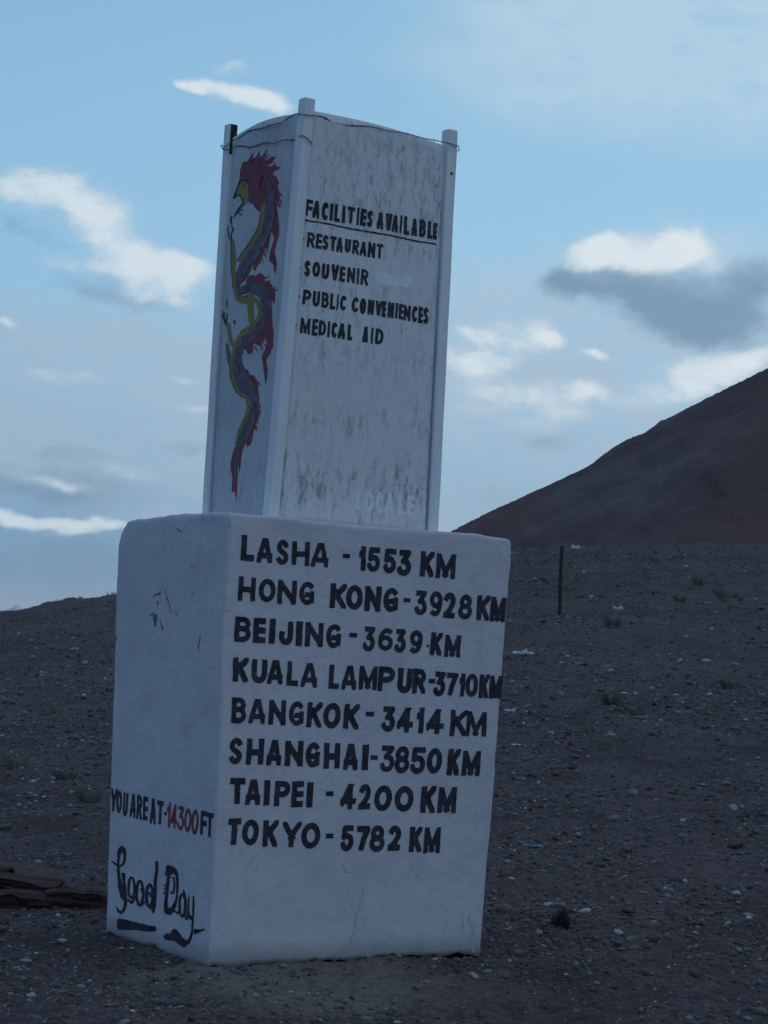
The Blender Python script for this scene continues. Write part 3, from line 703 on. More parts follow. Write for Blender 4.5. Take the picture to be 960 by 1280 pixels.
# bolt hole in the right post, its inner shade painted as a dark disc
def disc_prism(name, centre, r, depth, mat, parent, nrm, n=12):
    bm = bmesh.new()
    a = Vector(nrm).normalized(); u_ = a.orthogonal().normalized(); v_ = a.cross(u_)
    rings = []
    for d in (0, depth):
        rings.append([bm.verts.new(Vector(centre)+a*d+(u_*math.cos(2*math.pi*i/n)+v_*math.sin(2*math.pi*i/n))*r) for i in range(n)])
    for i in range(n): bm.faces.new((rings[0][i], rings[0][(i+1) % n], rings[1][(i+1) % n], rings[1][i]))
    bm.faces.new(rings[1])
    bmesh.ops.recalc_face_normals(bm, faces=bm.faces)
    me = bpy.data.meshes.new(name); bm.to_mesh(me); bm.free(); me.materials.append(mat)
    return link(name, me, parent)
hole = disc_prism('bolt_hole', LP(np.array((1.2515-.031, .1992, 3.762))), .0075, .0015, M_DARK, p_right, LP(np.array((0., -1., 0.))))

def panel(Q, nrm, mat, bow, crown, thick=.012):
    """slightly bowed sheet with a crowned top edge; Q bl, br, tr, tl"""
    Q = np.array(Q, float); n, m = 40, 50
    s, t = np.meshgrid(np.linspace(0, 1, n+1), np.linspace(0, 1, m+1))
    S_, T_ = s[..., None], t[..., None]
    p = (Q[0]*(1-S_)+Q[1]*S_)*(1-T_)+(Q[3]*(1-S_)+Q[2]*S_)*T_
    d = bow*np.sin(np.pi*s)*(.35+.65*t)
    p[..., 0] += nrm[0]*d; p[..., 1] += nrm[1]*d
    p[..., 2] += crown*np.sin(np.pi*s)*t**8
    back = p.copy(); back[..., 0] -= nrm[0]*thick; back[..., 1] -= nrm[1]*thick
    V = np.vstack([p.reshape(-1, 3), back.reshape(-1, 3)])
    k = n+1; N = k*(m+1)
    i = np.arange(m)[:, None]; j = np.arange(n)[None, :]
    f = np.stack([i*k+j, i*k+j+1, (i+1)*k+j+1, (i+1)*k+j], -1).reshape(-1, 4)
    fb = (f+N)[:, ::-1]
    rim = list(range(0, k)) + [r*k+n for r in range(1, m+1)] + [m*k+c for c in range(n-1, -1, -1)] + [r*k for r in range(m-1, 0, -1)]
    rim = np.array(rim); r2 = np.roll(rim, -1)
    fr = np.stack([rim, rim+N, r2+N, r2], -1)
    return link('panel', np_mesh('panel', LP(V), [f, fb, fr], mat, False), monument)
G = .009
pf = panel([(.354, .210, 1.99), (1.190-G, .212, 1.99), (1.187-G, .212, 3.895), (.380, .140, 3.905)], (0, -1), M_PANEL, .010, .012)
pf['label'] = 'grimy front panel lettered with facilities'
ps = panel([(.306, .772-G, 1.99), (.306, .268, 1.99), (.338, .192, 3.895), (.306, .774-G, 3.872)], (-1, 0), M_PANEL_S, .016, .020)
ps['label'] = 'side panel painted with a long dragon'
panel([(1.242, .268, 1.99), (1.242, .77, 1.99), (1.237, .77, 3.88), (1.237, .268, 3.88)], (1, 0), M_PANEL_L, .01, .01)
panel([(1.186, .828, 1.99), (.362, .828, 1.99), (.362, .828, 3.88), (1.183, .828, 3.88)], (0, 1), M_PANEL_L, .01, .01)

# ------------------------------------------------------------------ lettering: brushed strokes turned into thin paint outlines
def arc(cx, cy, rx, ry, a0, a1, n=14):
    return [(cx+rx*math.cos(math.radians(a0+(a1-a0)*i/n)), cy+ry*math.sin(math.radians(a0+(a1-a0)*i/n))) for i in range(n+1)]
GLYPHS = {
 'A': [[(0, 0), (.42, 1)], [(1, 0), (.62, 1)], [(.2, .24), (.9, .24)]],
 'B': [[(0, 0), (0, 1)], [(0, 1), (.5, 1)]+arc(.5, .77, .42, .23, 90, -90)+[(0, .54)], [(0, .54), (.5, .54)]+arc(.5, .27, .5, .27, 90, -90)+[(0, 0)]],
 'C': [arc(.55, .5, .55, .5, 48, 312, 22)],
 'D': [[(0, 0), (0, 1)], [(0, 1), (.3, 1)]+arc(.3, .5, .7, .5, 90, -90, 18)+[(0, 0)]],
 'E': [[(0, 0), (0, 1)], [(0, 1), (1, 1)], [(0, .5), (.86, .5)], [(0, 0), (1, 0)]],
 'F': [[(0, 0), (0, 1)], [(0, 1), (1, 1)], [(0, .48), (.8, .48)]],
 'G': [arc(.55, .5, .55, .5, 50, 330, 22), [(.62, .42), (1, .42)], [(1, .42), (1, .2)]],
 'H': [[(0, 0), (0, 1)], [(1, 0), (1, 1)], [(0, .47), (1, .47)]],
 'I': [[(.5, 0), (.5, 1)]],
 'J': [[(1, 1), (1, .28)]+arc(.58, .28, .42, .28, 0, -180, 12)+[(.2, .45)]],
 'K': [[(0, 0), (0, 1)], [(1, 1), (.12, .44)], [(.34, .6), (.98, 0)]],
 'L': [[(0, 1), (0, 0)], [(0, 0), (1, 0)]],
 'M': [[(0, 0), (.02, 1)], [(.06, 1), (.5, .12)], [(.5, .12), (.94, 1)], [(1, 0), (.98, 1)]],
 'N': [[(0, 0), (0, 1)], [(.02, .98), (.98, .02)], [(1, 0), (1, 1)]],
 'O': [arc(.5, .5, .5, .5, 0, 360, 30)],
 'P': [[(0, 0), (0, 1)], [(0, 1), (.5, 1)]+arc(.5, .72, .5, .28, 90, -90)+[(0, .44)]],
 'R': [[(0, 0), (0, 1)], [(0, 1), (.5, 1)]+arc(.5, .74, .46, .26, 90, -90)+[(0, .48)], [(.42, .48), (1, 0)]],
 'S': [arc(.52, .76, .48, .24, 25, 180, 10)+[(.06, .66), (.3, .55), (.7, .46), (.96, .34)]+arc(.5, .26, .5, .26, 0, -150, 10)],
 'T': [[(0, 1), (1, 1)], [(.5, 1), (.5, 0)]],
 'U': [[(0, 1), (0, .32)]+arc(.5, .32, .5, .32, 180, 360, 14)+[(1, 1)]],
 'V': [[(0, 1), (.42, 0)], [(1, 1), (.58, 0)]],
 'Y': [[(0, 1), (.5, .42)], [(1, 1), (.5, .42)], [(.5, .5), (.5, 0)]],
 '0': [arc(.5, .5, .5, .5, 0, 360, 30)],
 '1': [[(1, 0), (1, 1)], [(1, .86), (0, .78)]],
 '2': [arc(.48, .70, .50, .30, 155, -30, 14)+[(.6, .3), (.05, 0)], [(0, 0), (1, 0)]],
 '3': [[(.08, 1), (.95, 1), (.35, .58)]+arc(.46, .3, .54, .30, 88, -160, 18)],
 '4': [[(.68, 0), (.68, 1)], [(.66, 1), (0, .26)], [(0, .26), (1, .26)]],
 '5': [[(1, 1), (.12, 1), (.08, .55)], [(.08, .55), (.3, .62)]+arc(.46, .31, .54, .31, 72, -160, 18)],
 '6': [arc(.5, .3, .5, .3, 0, 360, 24), [(.0, .34)]+arc(.62, .48, .62, .52, 195, 62, 12)],
 '7': [[(0, 1), (1, 1), (.55, .45), (.38, 0)]],
 '8': [arc(.5, .76, .42, .24, 0, 360, 22), arc(.5, .27, .5, .27, 0, 360, 24)],
 '9': [arc(.5, .7, .5, .3, 0, 360, 24), [(1, .66)]+arc(.38, .5, .62, .5, 12, -118, 12)],
}
def seg_dist(X, Y, a, b, ra, rb, square):
    """distance to a tapered stroke segment (negative inside)"""
    ax, ay = a; bx, by = b
    dx, dy = bx-ax, by-ay; L2 = dx*dx+dy*dy
    if L2 < 1e-12: return np.hypot(X-ax, Y-ay)-ra
    t = ((X-ax)*dx+(Y-ay)*dy)/L2
    if square:
        L_ = math.sqrt(L2); perp = np.abs((X-ax)*dy-(Y-ay)*dx)/L_
        rr = ra+(rb-ra)*np.clip(t, 0, 1)
        over = np.maximum(-t, t-1)*L_
        return np.maximum(perp-rr, over)
    tc_ = np.clip(t, 0, 1)
    return np.hypot(X-ax-tc_*dx, Y-ay-tc_*dy)-(ra+(rb-ra)*tc_)

def contour(X, Y, F):
    """vertices and faces of the region F<0 on a regular grid (marching squares on split cells)"""
    n, m = F.shape
    idx = np.arange(n*m).reshape(n, m)
    x, y, f = X.ravel(), Y.ravel(), F.ravel()
    a, b, c, d = idx[:-1, :-1].ravel(), idx[:-1, 1:].ravel(), idx[1:, 1:].ravel(), idx[1:, :-1].ravel()
    neg = (f < 0)
    cnt = neg[a].astype(int)+neg[b]+neg[c]+neg[d]
    full = cnt == 4; part = (cnt > 0) & (cnt < 4)
    P = []; F4 = []; F3 = []; off = 0
    q = np.stack([a, b, c, d], -1)[full]
    if len(q):
        used, inv_ = np.unique(q, return_inverse=True)
        P.append(np.stack([x[used], y[used]], -1)); F4.append(inv_.reshape(-1, 4)+off); off += len(used)
    tr = np.concatenate([np.stack([a, b, c], -1)[part], np.stack([a, c, d], -1)[part]])
    if len(tr):
        s = neg[tr].sum(1)
        def cross(i, j):
            t = f[i]/(f[i]-f[j]); return np.stack([x[i]+(x[j]-x[i])*t, y[i]+(y[j]-y[i])*t], -1)
        t3 = tr[s == 3]
        if len(t3):
            P.append(np.stack([x[t3].ravel(), y[t3].ravel()], -1)); F3.append(np.arange(len(t3)*3).reshape(-1, 3)+off); off += len(t3)*3
        for k in (1, 2):
            tk = tr[s == k]
            if not len(tk): continue
            odd = neg[tk] if k == 1 else ~neg[tk]
            first = odd.argmax(1); r = np.arange(len(tk))
            i0, i1, i2 = tk[r, first], tk[r, (first+1) % 3], tk[r, (first+2) % 3]
            c1, c2 = cross(i0, i1), cross(i0, i2)
            if k == 1:
                pts = np.stack([np.stack([x[i0], y[i0]], -1), c1, c2], 1).reshape(-1, 2)
                P.append(pts); F3.append(np.arange(len(pts)).reshape(-1, 3)+off); off += len(pts)
            else:
                pts = np.stack([c1, np.stack([x[i1], y[i1]], -1), np.stack([x[i2], y[i2]], -1), c2], 1).reshape(-1, 2)
                P.append(pts); F4.append(np.arange(len(pts)).reshape(-1, 4)+off); off += len(pts)
    if not P: return np.zeros((0, 2)), np.zeros((0, 4), int), np.zeros((0, 3), int)
    return np.vstack(P), (np.vstack(F4) if F4 else np.zeros((0, 4), int)), (np.vstack(F3) if F3 else np.zeros((0, 3), int))

class Paint:
    """collects flat paint patches on a face of the monument into one mesh"""
    def __init__(s): s.V = []; s.F4 = []; s.F3 = []; s.M4 = []; s.M3 = []; s.off = 0
    def add(s, V, F4, F3, mat=0):
        s.V.append(V); s.F4.append(F4+s.off); s.F3.append(F3+s.off)
        s.M4.append(np.full(len(F4), mat)); s.M3.append(np.full(len(F3), mat)); s.off += len(V)
    def build(s, name, mats, parent, label=None):
        me = np_mesh(name, np.vstack(s.V), [np.vstack(s.F4), np.vstack(s.F3)], mats, False, np.concatenate(s.M4+s.M3))
        o = link(name, me, parent)
        if label: o['label'] = label
        return o

def letter(paint, face, ch, s0, t0, s1, t1, rad, step, seed, lift):
    a = face_pt(face, s0, t0, 0); b = face_pt(face, s1, t0, 0); c = face_pt(face, s0, t1, 0)
    ex = .018; ds = (s1-s0)*ex*np.linalg.norm(c-a)/max(np.linalg.norm(b-a), 1e-6); dt = (t1-t0)*ex
    s0, s1, t0, t1 = s0-ds, s1+ds, t0-dt, t1+dt
    a = face_pt(face, s0, t0, 0); b = face_pt(face, s1, t0, 0); c = face_pt(face, s0, t1, 0)
    H = np.linalg.norm(c-a); Wd = np.linalg.norm(b-a)/H
    gx = np.arange(-.06, Wd+.06+step, step); gy = np.arange(-.06, 1.06+step, step)
    X, Y = np.meshgrid(gx, gy)
    # hand wobble
    Xw = X+.014*vnoise(X*3+seed*7.1, Y*3, seed)+.006*vnoise(X*14, Y*14+seed, seed+3)
    Yw = Y+.012*vnoise(X*3, Y*3+seed*3.3, seed+5)+.006*vnoise(X*14+9, Y*14+seed, seed+8)
    if ch == '-': F = np.maximum(np.abs(Xw-Wd/2)-Wd/2, np.abs(Yw-.5)-.5)
    elif ch == '.': F = np.hypot((Xw-Wd/2)/Wd, Yw-.5)-.5
    else:
        r = min(rad, Wd*.46); r *= 1+.05*math.sin(seed*2.3)
        if ch == 'I': r = Wd/2
        if ch == '1': r = min(r, Wd*.36)
        F = np.full(X.shape, 9.)
        ms = .91 if ch in 'BRG8936S5AM' else 1.0; r_ = r*ms
        mp = lambda p: (r_+p[0]*(Wd-2*r_), r_+p[1]*(1-2*r_))
        for line in GLYPHS[ch]:
            pts = [mp(p) for p in line]
            closed = len(line) > 8 and abs(line[0][0]-line[-1][0])+abs(line[0][1]-line[-1][1]) < 1e-6
            if not closed:      # square brush ends reach to the edge of the letter
                (ax, ay), (bx, by) = pts[0], pts[1]; l_ = math.hypot(ax-bx, ay-by); e_ = r_*1.6 if len(line) == 2 else r_*.8
                pts[0] = (ax+(ax-bx)/l_*e_, ay+(ay-by)/l_*e_)
                (ax, ay), (bx, by) = pts[-1], pts[-2]; l_ = math.hypot(ax-bx, ay-by)
                pts[-1] = (ax+(ax-bx)/l_*e_, ay+(ay-by)/l_*e_)
            for i in range(len(pts)-1):
                F = np.minimum(F, seg_dist(Xw, Yw, pts[i], pts[i+1], r_, r_, True))
            for i in range(0 if closed else 1, len(pts)-1):
                F = np.minimum(F, np.hypot(Xw-pts[i][0], Yw-pts[i][1])-r_)
        box = np.maximum(np.maximum(-Xw, Xw-Wd), np.maximum(-Yw, Yw-1))
        F = np.maximum(F, box)
    P_, F4, F3 = contour(X, Y, F)
    if not len(P_): return
    s = s0+(s1-s0)*P_[:, 0]/Wd; t = t0+(t1-t0)*P_[:, 1]
    paint.add(face_pt(face, s, t, lift), F4, F3)

def text_line(face, items, rad, step, mat, parent, label, lift=.0018, seed0=0, name='painted_line'):
    pt = Paint()
    for k, (ch, s0, t0, s1, t1) in enumerate(items):
        letter(pt, face, ch, s0, t0, s1, t1, rad, step, seed0+k*3+1, lift)
    return pt.build(name, [mat], parent, label)

for k, items in enumerate(BLOCK_LINES):
    text_line('front', items, .120, .03, M_BLACK, plinth_o, 'painted line reading '+BLOCK_TEXT[k], seed0=k*50)
for k, items in enumerate(COLUMN_LINES):
    text_line('panel_front', items, .112, .04, M_BLACKTHIN, pf, 'painted line reading '+COLUMN_TEXT[k], seed0=500+k*50, lift=.0012)
text_line('panel_front', GHOST_LINE, .10, .04, M_GHOST, pf, 'faded ghost lettering near the foot of the panel', seed0=900, lift=.0009, name='ghost_lettering')
text_line('side', LEFT_LINES[0], .10, .035, M_BLACK, plinth_o, 'painted words YOU ARE AT and FT in black', seed0=1000)
text_line('side', LEFT_LINES[1], .082, .035, M_REDPAINT, plinth_o, 'painted figure 14300 in red', seed0=1100)

def sheet_map(H, X, Y):
    w = H[6]*X+H[7]*Y+H[8]
    return (H[0]*X+H[1]*Y+H[2])/w, (H[3]*X+H[4]*Y+H[5])/w
def poly_dist(X, Y, pts):
    q_ = []
    for a_, b_ in zip(pts, list(pts[1:])+[pts[0]]):      # soften the corners of the outline a little
        q_ += [(a_[0]*.84+b_[0]*.16, a_[1]*.84+b_[1]*.16), (a_[0]*.16+b_[0]*.84, a_[1]*.16+b_[1]*.84)]
    pts = q_
    pts = np.array(pts, float); n = len(pts)
    d = np.full(X.shape, 1e9); ins = np.zeros(X.shape, bool)
    for i in range(n):
        ax, ay = pts[i]; bx, by = pts[(i+1) % n]
        d = np.minimum(d, seg_dist(X, Y, (ax, ay), (bx, by), 0, 0, False))
        c = ((ay > Y) != (by > Y)) & (X < (bx-ax)*(Y-ay)/((by-ay) if by != ay else 1e-9)+ax)
        ins ^= c
    return np.where(ins, -d, d)
def artwork(paint, face, H, shapes, step, mat, lift, seed=0, wob=1.0):
    """shapes in sketch units: ('s', [(x,y,r),...]) brush stroke or ('p', [(x,y),...]) filled outline or ('e', cx,cy,rx,ry,r) ring"""
    for sh in shapes:
        if sh[0] == 's':
            P_ = np.array(sh[1], float); R_ = P_[:, 2].max()
            x0, x1 = P_[:, 0].min()-R_, P_[:, 0].max()+R_; y0, y1 = P_[:, 1].min()-R_, P_[:, 1].max()+R_
        elif sh[0] == 'p':
            P_ = np.array(sh[1], float); x0, x1 = P_[:, 0].min(), P_[:, 0].max(); y0, y1 = P_[:, 1].min(), P_[:, 1].max()
    xs0 = min([min(p[0]-(p[2] if len(p) > 2 else 0) for p in sh[1]) for sh in shapes])-2*step
    xs1 = max([max(p[0]+(p[2] if len(p) > 2 else 0) for p in sh[1]) for sh in shapes])+2*step
    ys0 = min([min(p[1]-(p[2] if len(p) > 2 else 0) for p in sh[1]) for sh in shapes])-2*step
    ys1 = max([max(p[1]+(p[2] if len(p) > 2 else 0) for p in sh[1]) for sh in shapes])+2*step
    X, Y = np.meshgrid(np.arange(xs0, xs1, step), np.arange(ys0, ys1, step))
    k = 1/(step*9)
    Xw = X+wob*step*1.2*vnoise(X*k+seed, Y*k, seed); Yw = Y+wob*step*1.2*vnoise(X*k, Y*k+seed, seed+4)
    F = np.full(X.shape, 1e9)
    for sh in shapes:
        pts = sh[1]; rr = max([p[2] for p in pts]) if sh[0] == 's' else 0
        i0 = max(int((min(p[1] for p in pts)-rr-ys0)/step)-3, 0); i1 = int((max(p[1] for p in pts)+rr-ys0)/step)+4
        sl = slice(i0, i1)
        if sh[0] == 's':
            f = F[sl]
            for a, b in zip(pts[:-1], pts[1:]):
                f = np.minimum(f, seg_dist(Xw[sl], Yw[sl], a[:2], b[:2], a[2], b[2], False))
            F[sl] = f
        else:
            F[sl] = np.minimum(F[sl], poly_dist(Xw[sl], Yw[sl], pts))
    P_, F4, F3 = contour(X, Y, F)
    s, t = sheet_map(H, P_[:, 0], P_[:, 1])
    # sketch y runs down: flip winding so the paint faces outwards
    paint.add(face_pt(face, s, t, lift), F4[:, ::-1], F3[:, ::-1], mat)

def ring_pts(cx, cy, rx, ry, r, n=22, a0=0, a1=360):
    return [(cx+rx*math.cos(math.radians(a0+(a1-a0)*i/n)), cy+ry*math.sin(math.radians(a0+(a1-a0)*i/n)), r) for i in range(n+1)]
greet = [
 ('s', [(72, 183, 5), (95, 208, 8), (130, 228, 8), (160, 215, 10), (180, 175, 12), (185, 120, 12), (175, 80, 16), (155, 68, 18), (135, 90, 18), (126, 130, 16), (120, 190, 11), (121, 250, 12), (128, 320, 15), (142, 400, 22), (162, 470, 26), (182, 515, 14)]),
 ('s', [(135, 90, 20), (160, 85, 24), (176, 110, 16)]),
 ('s', [(158, 290, 8), (182, 296, 10)]), ('s', [(172, 298, 16), (176, 370, 14), (182, 440, 18), (190, 500, 14), (188, 560, 12), (172, 605, 12), (150, 622, 14), (125, 608, 11), (106, 575, 4)]),
 ('s', ring_pts(240, 412, 25, 90, 10)), ('s', [(190, 520, 9), (212, 515, 8), (240, 540, 10), (268, 500, 9), (285, 480, 8)]),
 ('s', ring_pts(310, 455, 27, 105, 11)), ('s', [(318, 565, 10), (345, 535, 9), (370, 540, 8)]), ('s', [(318, 420, 6), (325, 450, 5)]),
 ('s', ring_pts(392, 478, 27, 95, 13)), ('s', [(455, 190, 13), (452, 270, 12), (440, 380, 11), (436, 480, 12), (430, 560, 16), (428, 615, 14)]), ('s', [(392, 455, 10), (398, 490, 7)]), ('s', [(395, 575, 16), (425, 590, 14)]),
 ('p', [(535, 215), (590, 222), (625, 255), (642, 310), (644, 400), (634, 510), (612, 590), (585, 635), (555, 650), (522, 632), (520, 560), (530, 400), (535, 330), (522, 300)][0:1]+[(590, 222), (625, 255), (642, 310), (644, 400), (634, 510), (612, 590), (585, 635), (555, 650), (522, 632), (517, 590), (523, 480), (530, 400), (536, 330), (520, 318), (530, 270)][0:7]+[(585, 640), (548, 645), (516, 628), (518, 545), (545, 555), (545, 585), (575, 585), (602, 540), (618, 470), (622, 390), (618, 320), (600, 290), (560, 300), (520, 310), (528, 260)]),
 ('s', [(552, 300, 14), (545, 400, 13), (537, 500, 14), (533, 600, 15)]),
 ('s', [(575, 320, 4), (600, 330, 8), (606, 390, 9), (596, 450, 9), (580, 462, 7), (570, 440, 3)]),
 ('s', [(512, 392, 5), (535, 388, 9)]), ('s', [(514, 425, 4), (530, 415, 8)]), ('s', [(512, 460, 3), (524, 445, 7)]),
 ('s', [(605, 610, 9), (632, 632, 8), (650, 600, 7)]),
 ('s', ring_pts(672, 560, 24, 98, 10)), ('s', [(684, 440, 9), (700, 520, 9), (698, 640, 10), (708, 680, 10), (722, 655, 8)]),
 ('s', [(726, 480, 5), (722, 560, 8), (724, 640, 10), (742, 672, 14), (758, 655, 10)]),
 ('s', [(768, 488, 6), (766, 580, 9), (762, 700, 9), (757, 780, 8), (745, 840, 11), (725, 880, 14)]),
 ('p', [(510, 825), (535, 800), (568, 800), (590, 768), (612, 760), (635, 775), (660, 815), (690, 850), (715, 858), (735, 850), (725, 895), (700, 918), (670, 915), (630, 880), (600, 862), (560, 862), (525, 850)]),
 ('p', [(768, 770), (790, 760), (820, 768), (858, 760), (865, 770), (830, 785), (795, 802), (770, 812)]),
 ('p', [(115, 672), (180, 680), (300, 710), (400, 735), (455, 740), (460, 778), (400, 786), (300, 775), (200, 770), (108, 768)]),
]
pt = Paint(); artwork(pt, 'side', SHEET_GREETING, greet, 3.2, 0, .0018, 3, .8)
pt.build('painted_greeting', [M_BLACK], plinth_o, 'script lettering reading Good Day with brushed underlines')

# underline below the heading of the column
ul = [('s', [(150, 432, 11), (330, 460, 9), (500, 495, 10), (700, 540, 11), (864, 568, 10), (1164, 618, 10), (1464, 680, 10), (1726, 722, 10)])]
pt = Paint(); artwork(pt, 'panel_front', SHEET_COLUMN, ul, 4, 0, .0012, 5, 1.0)
pt.build('painted_line', [M_BLACKTHIN], pf, 'thin black underline beneath the heading')
patchw = [('p', [(1000, 1070), (1100, 1065), (1180, 1100), (1330, 1110), (1440, 1130), (1470, 1170), (1440, 1230), (1380, 1265), (1250, 1260), (1150, 1250), (1040, 1225), (985, 1160)])]
pt = Paint(); artwork(pt, 'panel_front', SHEET_COLUMN, patchw, 8, 0, .0007, 6, 2.5)
pt.build('whitewash_patch', [M_GHOST], pf)

# the dragon: four coats of paint and ink lines; sketch units measured down the panel
def A_(pts): return [(p[0]/5.567, p[1]/5.567)+((p[2]/5.567,) if len(p) > 2 else ()) for p in pts]
def B_(pts): return [(p[0]/5.12, p[1]/5.12+220)+((p[2]/5.12,) if len(p) > 2 else ()) for p in pts]
red = [
 ('p', A_([(235, 290), (240, 220), (262, 152), (300, 155), (333, 88), (338, 150), (388, 75), (378, 145), (445, 62), (405, 150), (420, 160), (488, 132), (462, 180), (425, 208), (522, 218), (455, 262), (490, 295), (503, 350), (488, 352), (503, 430), (495, 490), (480, 470), (490, 560), (488, 640), (440, 650), (430, 560), (410, 500), (380, 555), (345, 520), (325, 480), (300, 480), (300, 330)])),
 ('p', A_([(440, 640), (495, 640), (497, 720), (475, 800), (465, 850), (482, 930), (466, 1015), (455, 925), (430, 912), (440, 830), (465, 760), (450, 690), (440, 740), (425, 840), (412, 810), (395, 870), (345, 968), (330, 935), (295, 1010), (250, 1068), (240, 1060), (290, 960), (330, 860), (400, 750)])),
 ('p', A_([(270, 1062), (290, 1020), (330, 1005), (345, 1032), (380, 1000), (410, 1030), (400, 1050), (450, 1080), (468, 1150), (460, 1222), (442, 1180), (448, 1300), (400, 1300), (380, 1120)])),
 ('p', B_([(395, 0), (410, 70), (422, 200), (402, 300), (375, 340), (385, 420), (371, 500), (358, 380), (348, 325), (380, 262), (375, 200), (355, 240), (332, 257), (300, 240), (295, 290), (265, 315), (255, 290), (240, 275), (225, 332), (205, 342), (205, 300), (240, 230), (330, 190), (370, 100)])),
 ('p', B_([(190, 380), (225, 395), (240, 403), (265, 408), (272, 440), (300, 435), (325, 480), (325, 520), (335, 580), (330, 700), (300, 770), (285, 850), (255, 875), (250, 840), (225, 900), (210, 1035), (200, 960), (195, 1100), (190, 1190), (175, 1130), (155, 1142), (160, 1060), (145, 980), (165, 900), (200, 850), (280, 700), (290, 560), (190, 470)])),
]
blue = [
 ('s', A_([(430, 330, 12), (450, 400, 20), (450, 500, 22), (438, 600, 22), (405, 700, 28), (350, 800, 32), (290, 900, 36), (240, 990, 32), (215, 1080, 20)])),
 ('s', A_([(235, 1120, 22), (300, 1095, 32), (360, 1100, 38), (400, 1160, 36), (410, 1240, 30)])+B_([(365, 30, 28), (345, 110, 30), (290, 180, 38), (225, 240, 32), (190, 320, 32), (195, 400, 42), (240, 480, 45), (292, 560, 30), (300, 650, 30), (272, 730, 27), (225, 820, 20), (192, 900, 14), (182, 1000, 8), (180, 1080, 3)])),
 ('s', B_([(120, 250, 8), (132, 320, 14), (142, 385, 8)])),
 ('s', A_([(248, 285, 10), (275, 298, 14), (300, 318, 12), (306, 345, 8)])), ('s', A_([(205, 400, 6), (214, 372, 8), (228, 335, 7), (240, 300, 6)])),
 ('s', A_([(196, 428, 7), (206, 408, 8), (216, 400, 6)])), ('s', A_([(238, 515, 5), (222, 540, 5), (205, 560, 3)])),
]
yellow = [
 ('p', A_([(236, 318), (262, 302), (292, 325), (304, 370), (306, 430), (296, 468), (276, 478), (258, 455), (252, 425), (240, 410), (224, 408), (214, 414), (212, 392), (220, 360), (226, 338)])),
 ('s', A_([(282, 458, 13), (262, 480, 11), (246, 500, 8), (232, 522, 4)])),
 ('s', A_([(405, 500, 14), (395, 600, 17), (372, 690, 18), (318, 780, 18), (262, 850, 18), (228, 905, 10)])),
 ('s', A_([(178, 750, 11), (186, 850, 14), (184, 950, 15), (190, 1050, 15), (195, 1120, 12), (215, 1175, 15), (260, 1195, 20), (320, 1175, 20), (355, 1200, 14), (375, 1270, 12)])+B_([(345, 30, 12), (330, 90, 14), (300, 140, 20), (235, 175, 18), (195, 225, 14)])),
 ('s', A_([(308, 1200, 22)])+B_([(284, 20, 20), (285, 80, 18), (295, 130, 16)])),
 ('s', B_([(195, 225, 12), (165, 300, 10), (152, 370, 10), (155, 440, 12), (180, 520, 14), (228, 560, 15), (265, 580, 13), (272, 640, 11), (248, 700, 11), (205, 790, 9), (182, 860, 6)])),
 ('s', B_([(115, 110, 10), (132, 130, 14), (138, 180, 12), (150, 230, 14), (172, 262, 12)])),
 ('p', A_([(122, 1180), (140, 1172), (140, 1235), (124, 1240)])),
]
ink = [
 ('s', A_([(190, 428, 6), (205, 395, 8), (222, 350, 6), (245, 295, 8), (290, 302, 7), (305, 330, 4)])),
 ('s', A_([(218, 415, 4), (238, 412, 5), (258, 446, 5), (262, 480, 6), (235, 505, 6), (208, 545, 5), (186, 576, 3)])),
 ('s', A_([(215, 530, 3), (240, 560, 3), (256, 560, 3)])), ('s', A_([(232, 520, 3), (262, 535, 2.5)])),
 ('s', A_([(170, 565, 5), (165, 600, 7), (174, 628, 4)])), ('s', A_([(148, 640, 3), (142, 670, 4), (156, 740, 3)])), ('s', A_([(172, 640, 4), (184, 668, 5), (168, 700, 4), (170, 755, 5)])),
 ('s', A_([(215, 1142, 2), (260, 1140, 5), (325, 1125, 2)])),
 ('s', A_([(212, 900, 2.5), (300, 790, 2.5), (368, 660, 2.5), (385, 560, 2.5)])), ('s', A_([(164, 760, 2.5), (168, 950, 2.5), (180, 1100, 2.5)])),
 ('s', B_([(98, 38, 5), (100, 80, 6), (112, 120, 6)])), ('s', B_([(126, 50, 3), (118, 95, 4), (112, 120, 4)])), ('s', B_([(88, 60, 3), (98, 90, 3)])),
 ('s', B_([(170, 98, 3), (176, 118, 4), (182, 100, 3)])),
 ('s', B_([(142, 380, 2.5), (148, 460, 2.5), (180, 540, 2.5), (225, 575, 3)])),
 ('s', A_([(262, 330, 4), (275, 345, 4)])),
]
mid = [      # worn brownish transition between the ochre belly and the blue back
 ('s', A_([(418, 510, 6), (412, 600, 7), (388, 700, 8), (335, 790, 9), (262, 895, 9), (225, 985, 7)])),
 ('s', A_([(215, 1150, 6), (270, 1165, 8), (335, 1140, 9), (378, 1175, 8)])+B_([(360, 20, 7), (340, 100, 8), (300, 160, 8), (232, 205, 8), (200, 270, 7), (172, 350, 7), (170, 440, 7), (205, 525, 8), (262, 560, 7), (288, 620, 6), (262, 710, 6), (215, 805, 5)])),
 ('s', A_([(455, 380, 5), (470, 480, 6), (462, 600, 6), (440, 690, 6), (395, 800, 7), (335, 900, 7)])),
 ('s', B_([(330, 560, 5), (318, 660, 6), (292, 740, 6), (250, 830, 5)])), ('s', B_([(235, 420, 6), (265, 470, 7), (300, 520, 6)])),
]
rb = random.Random(5)
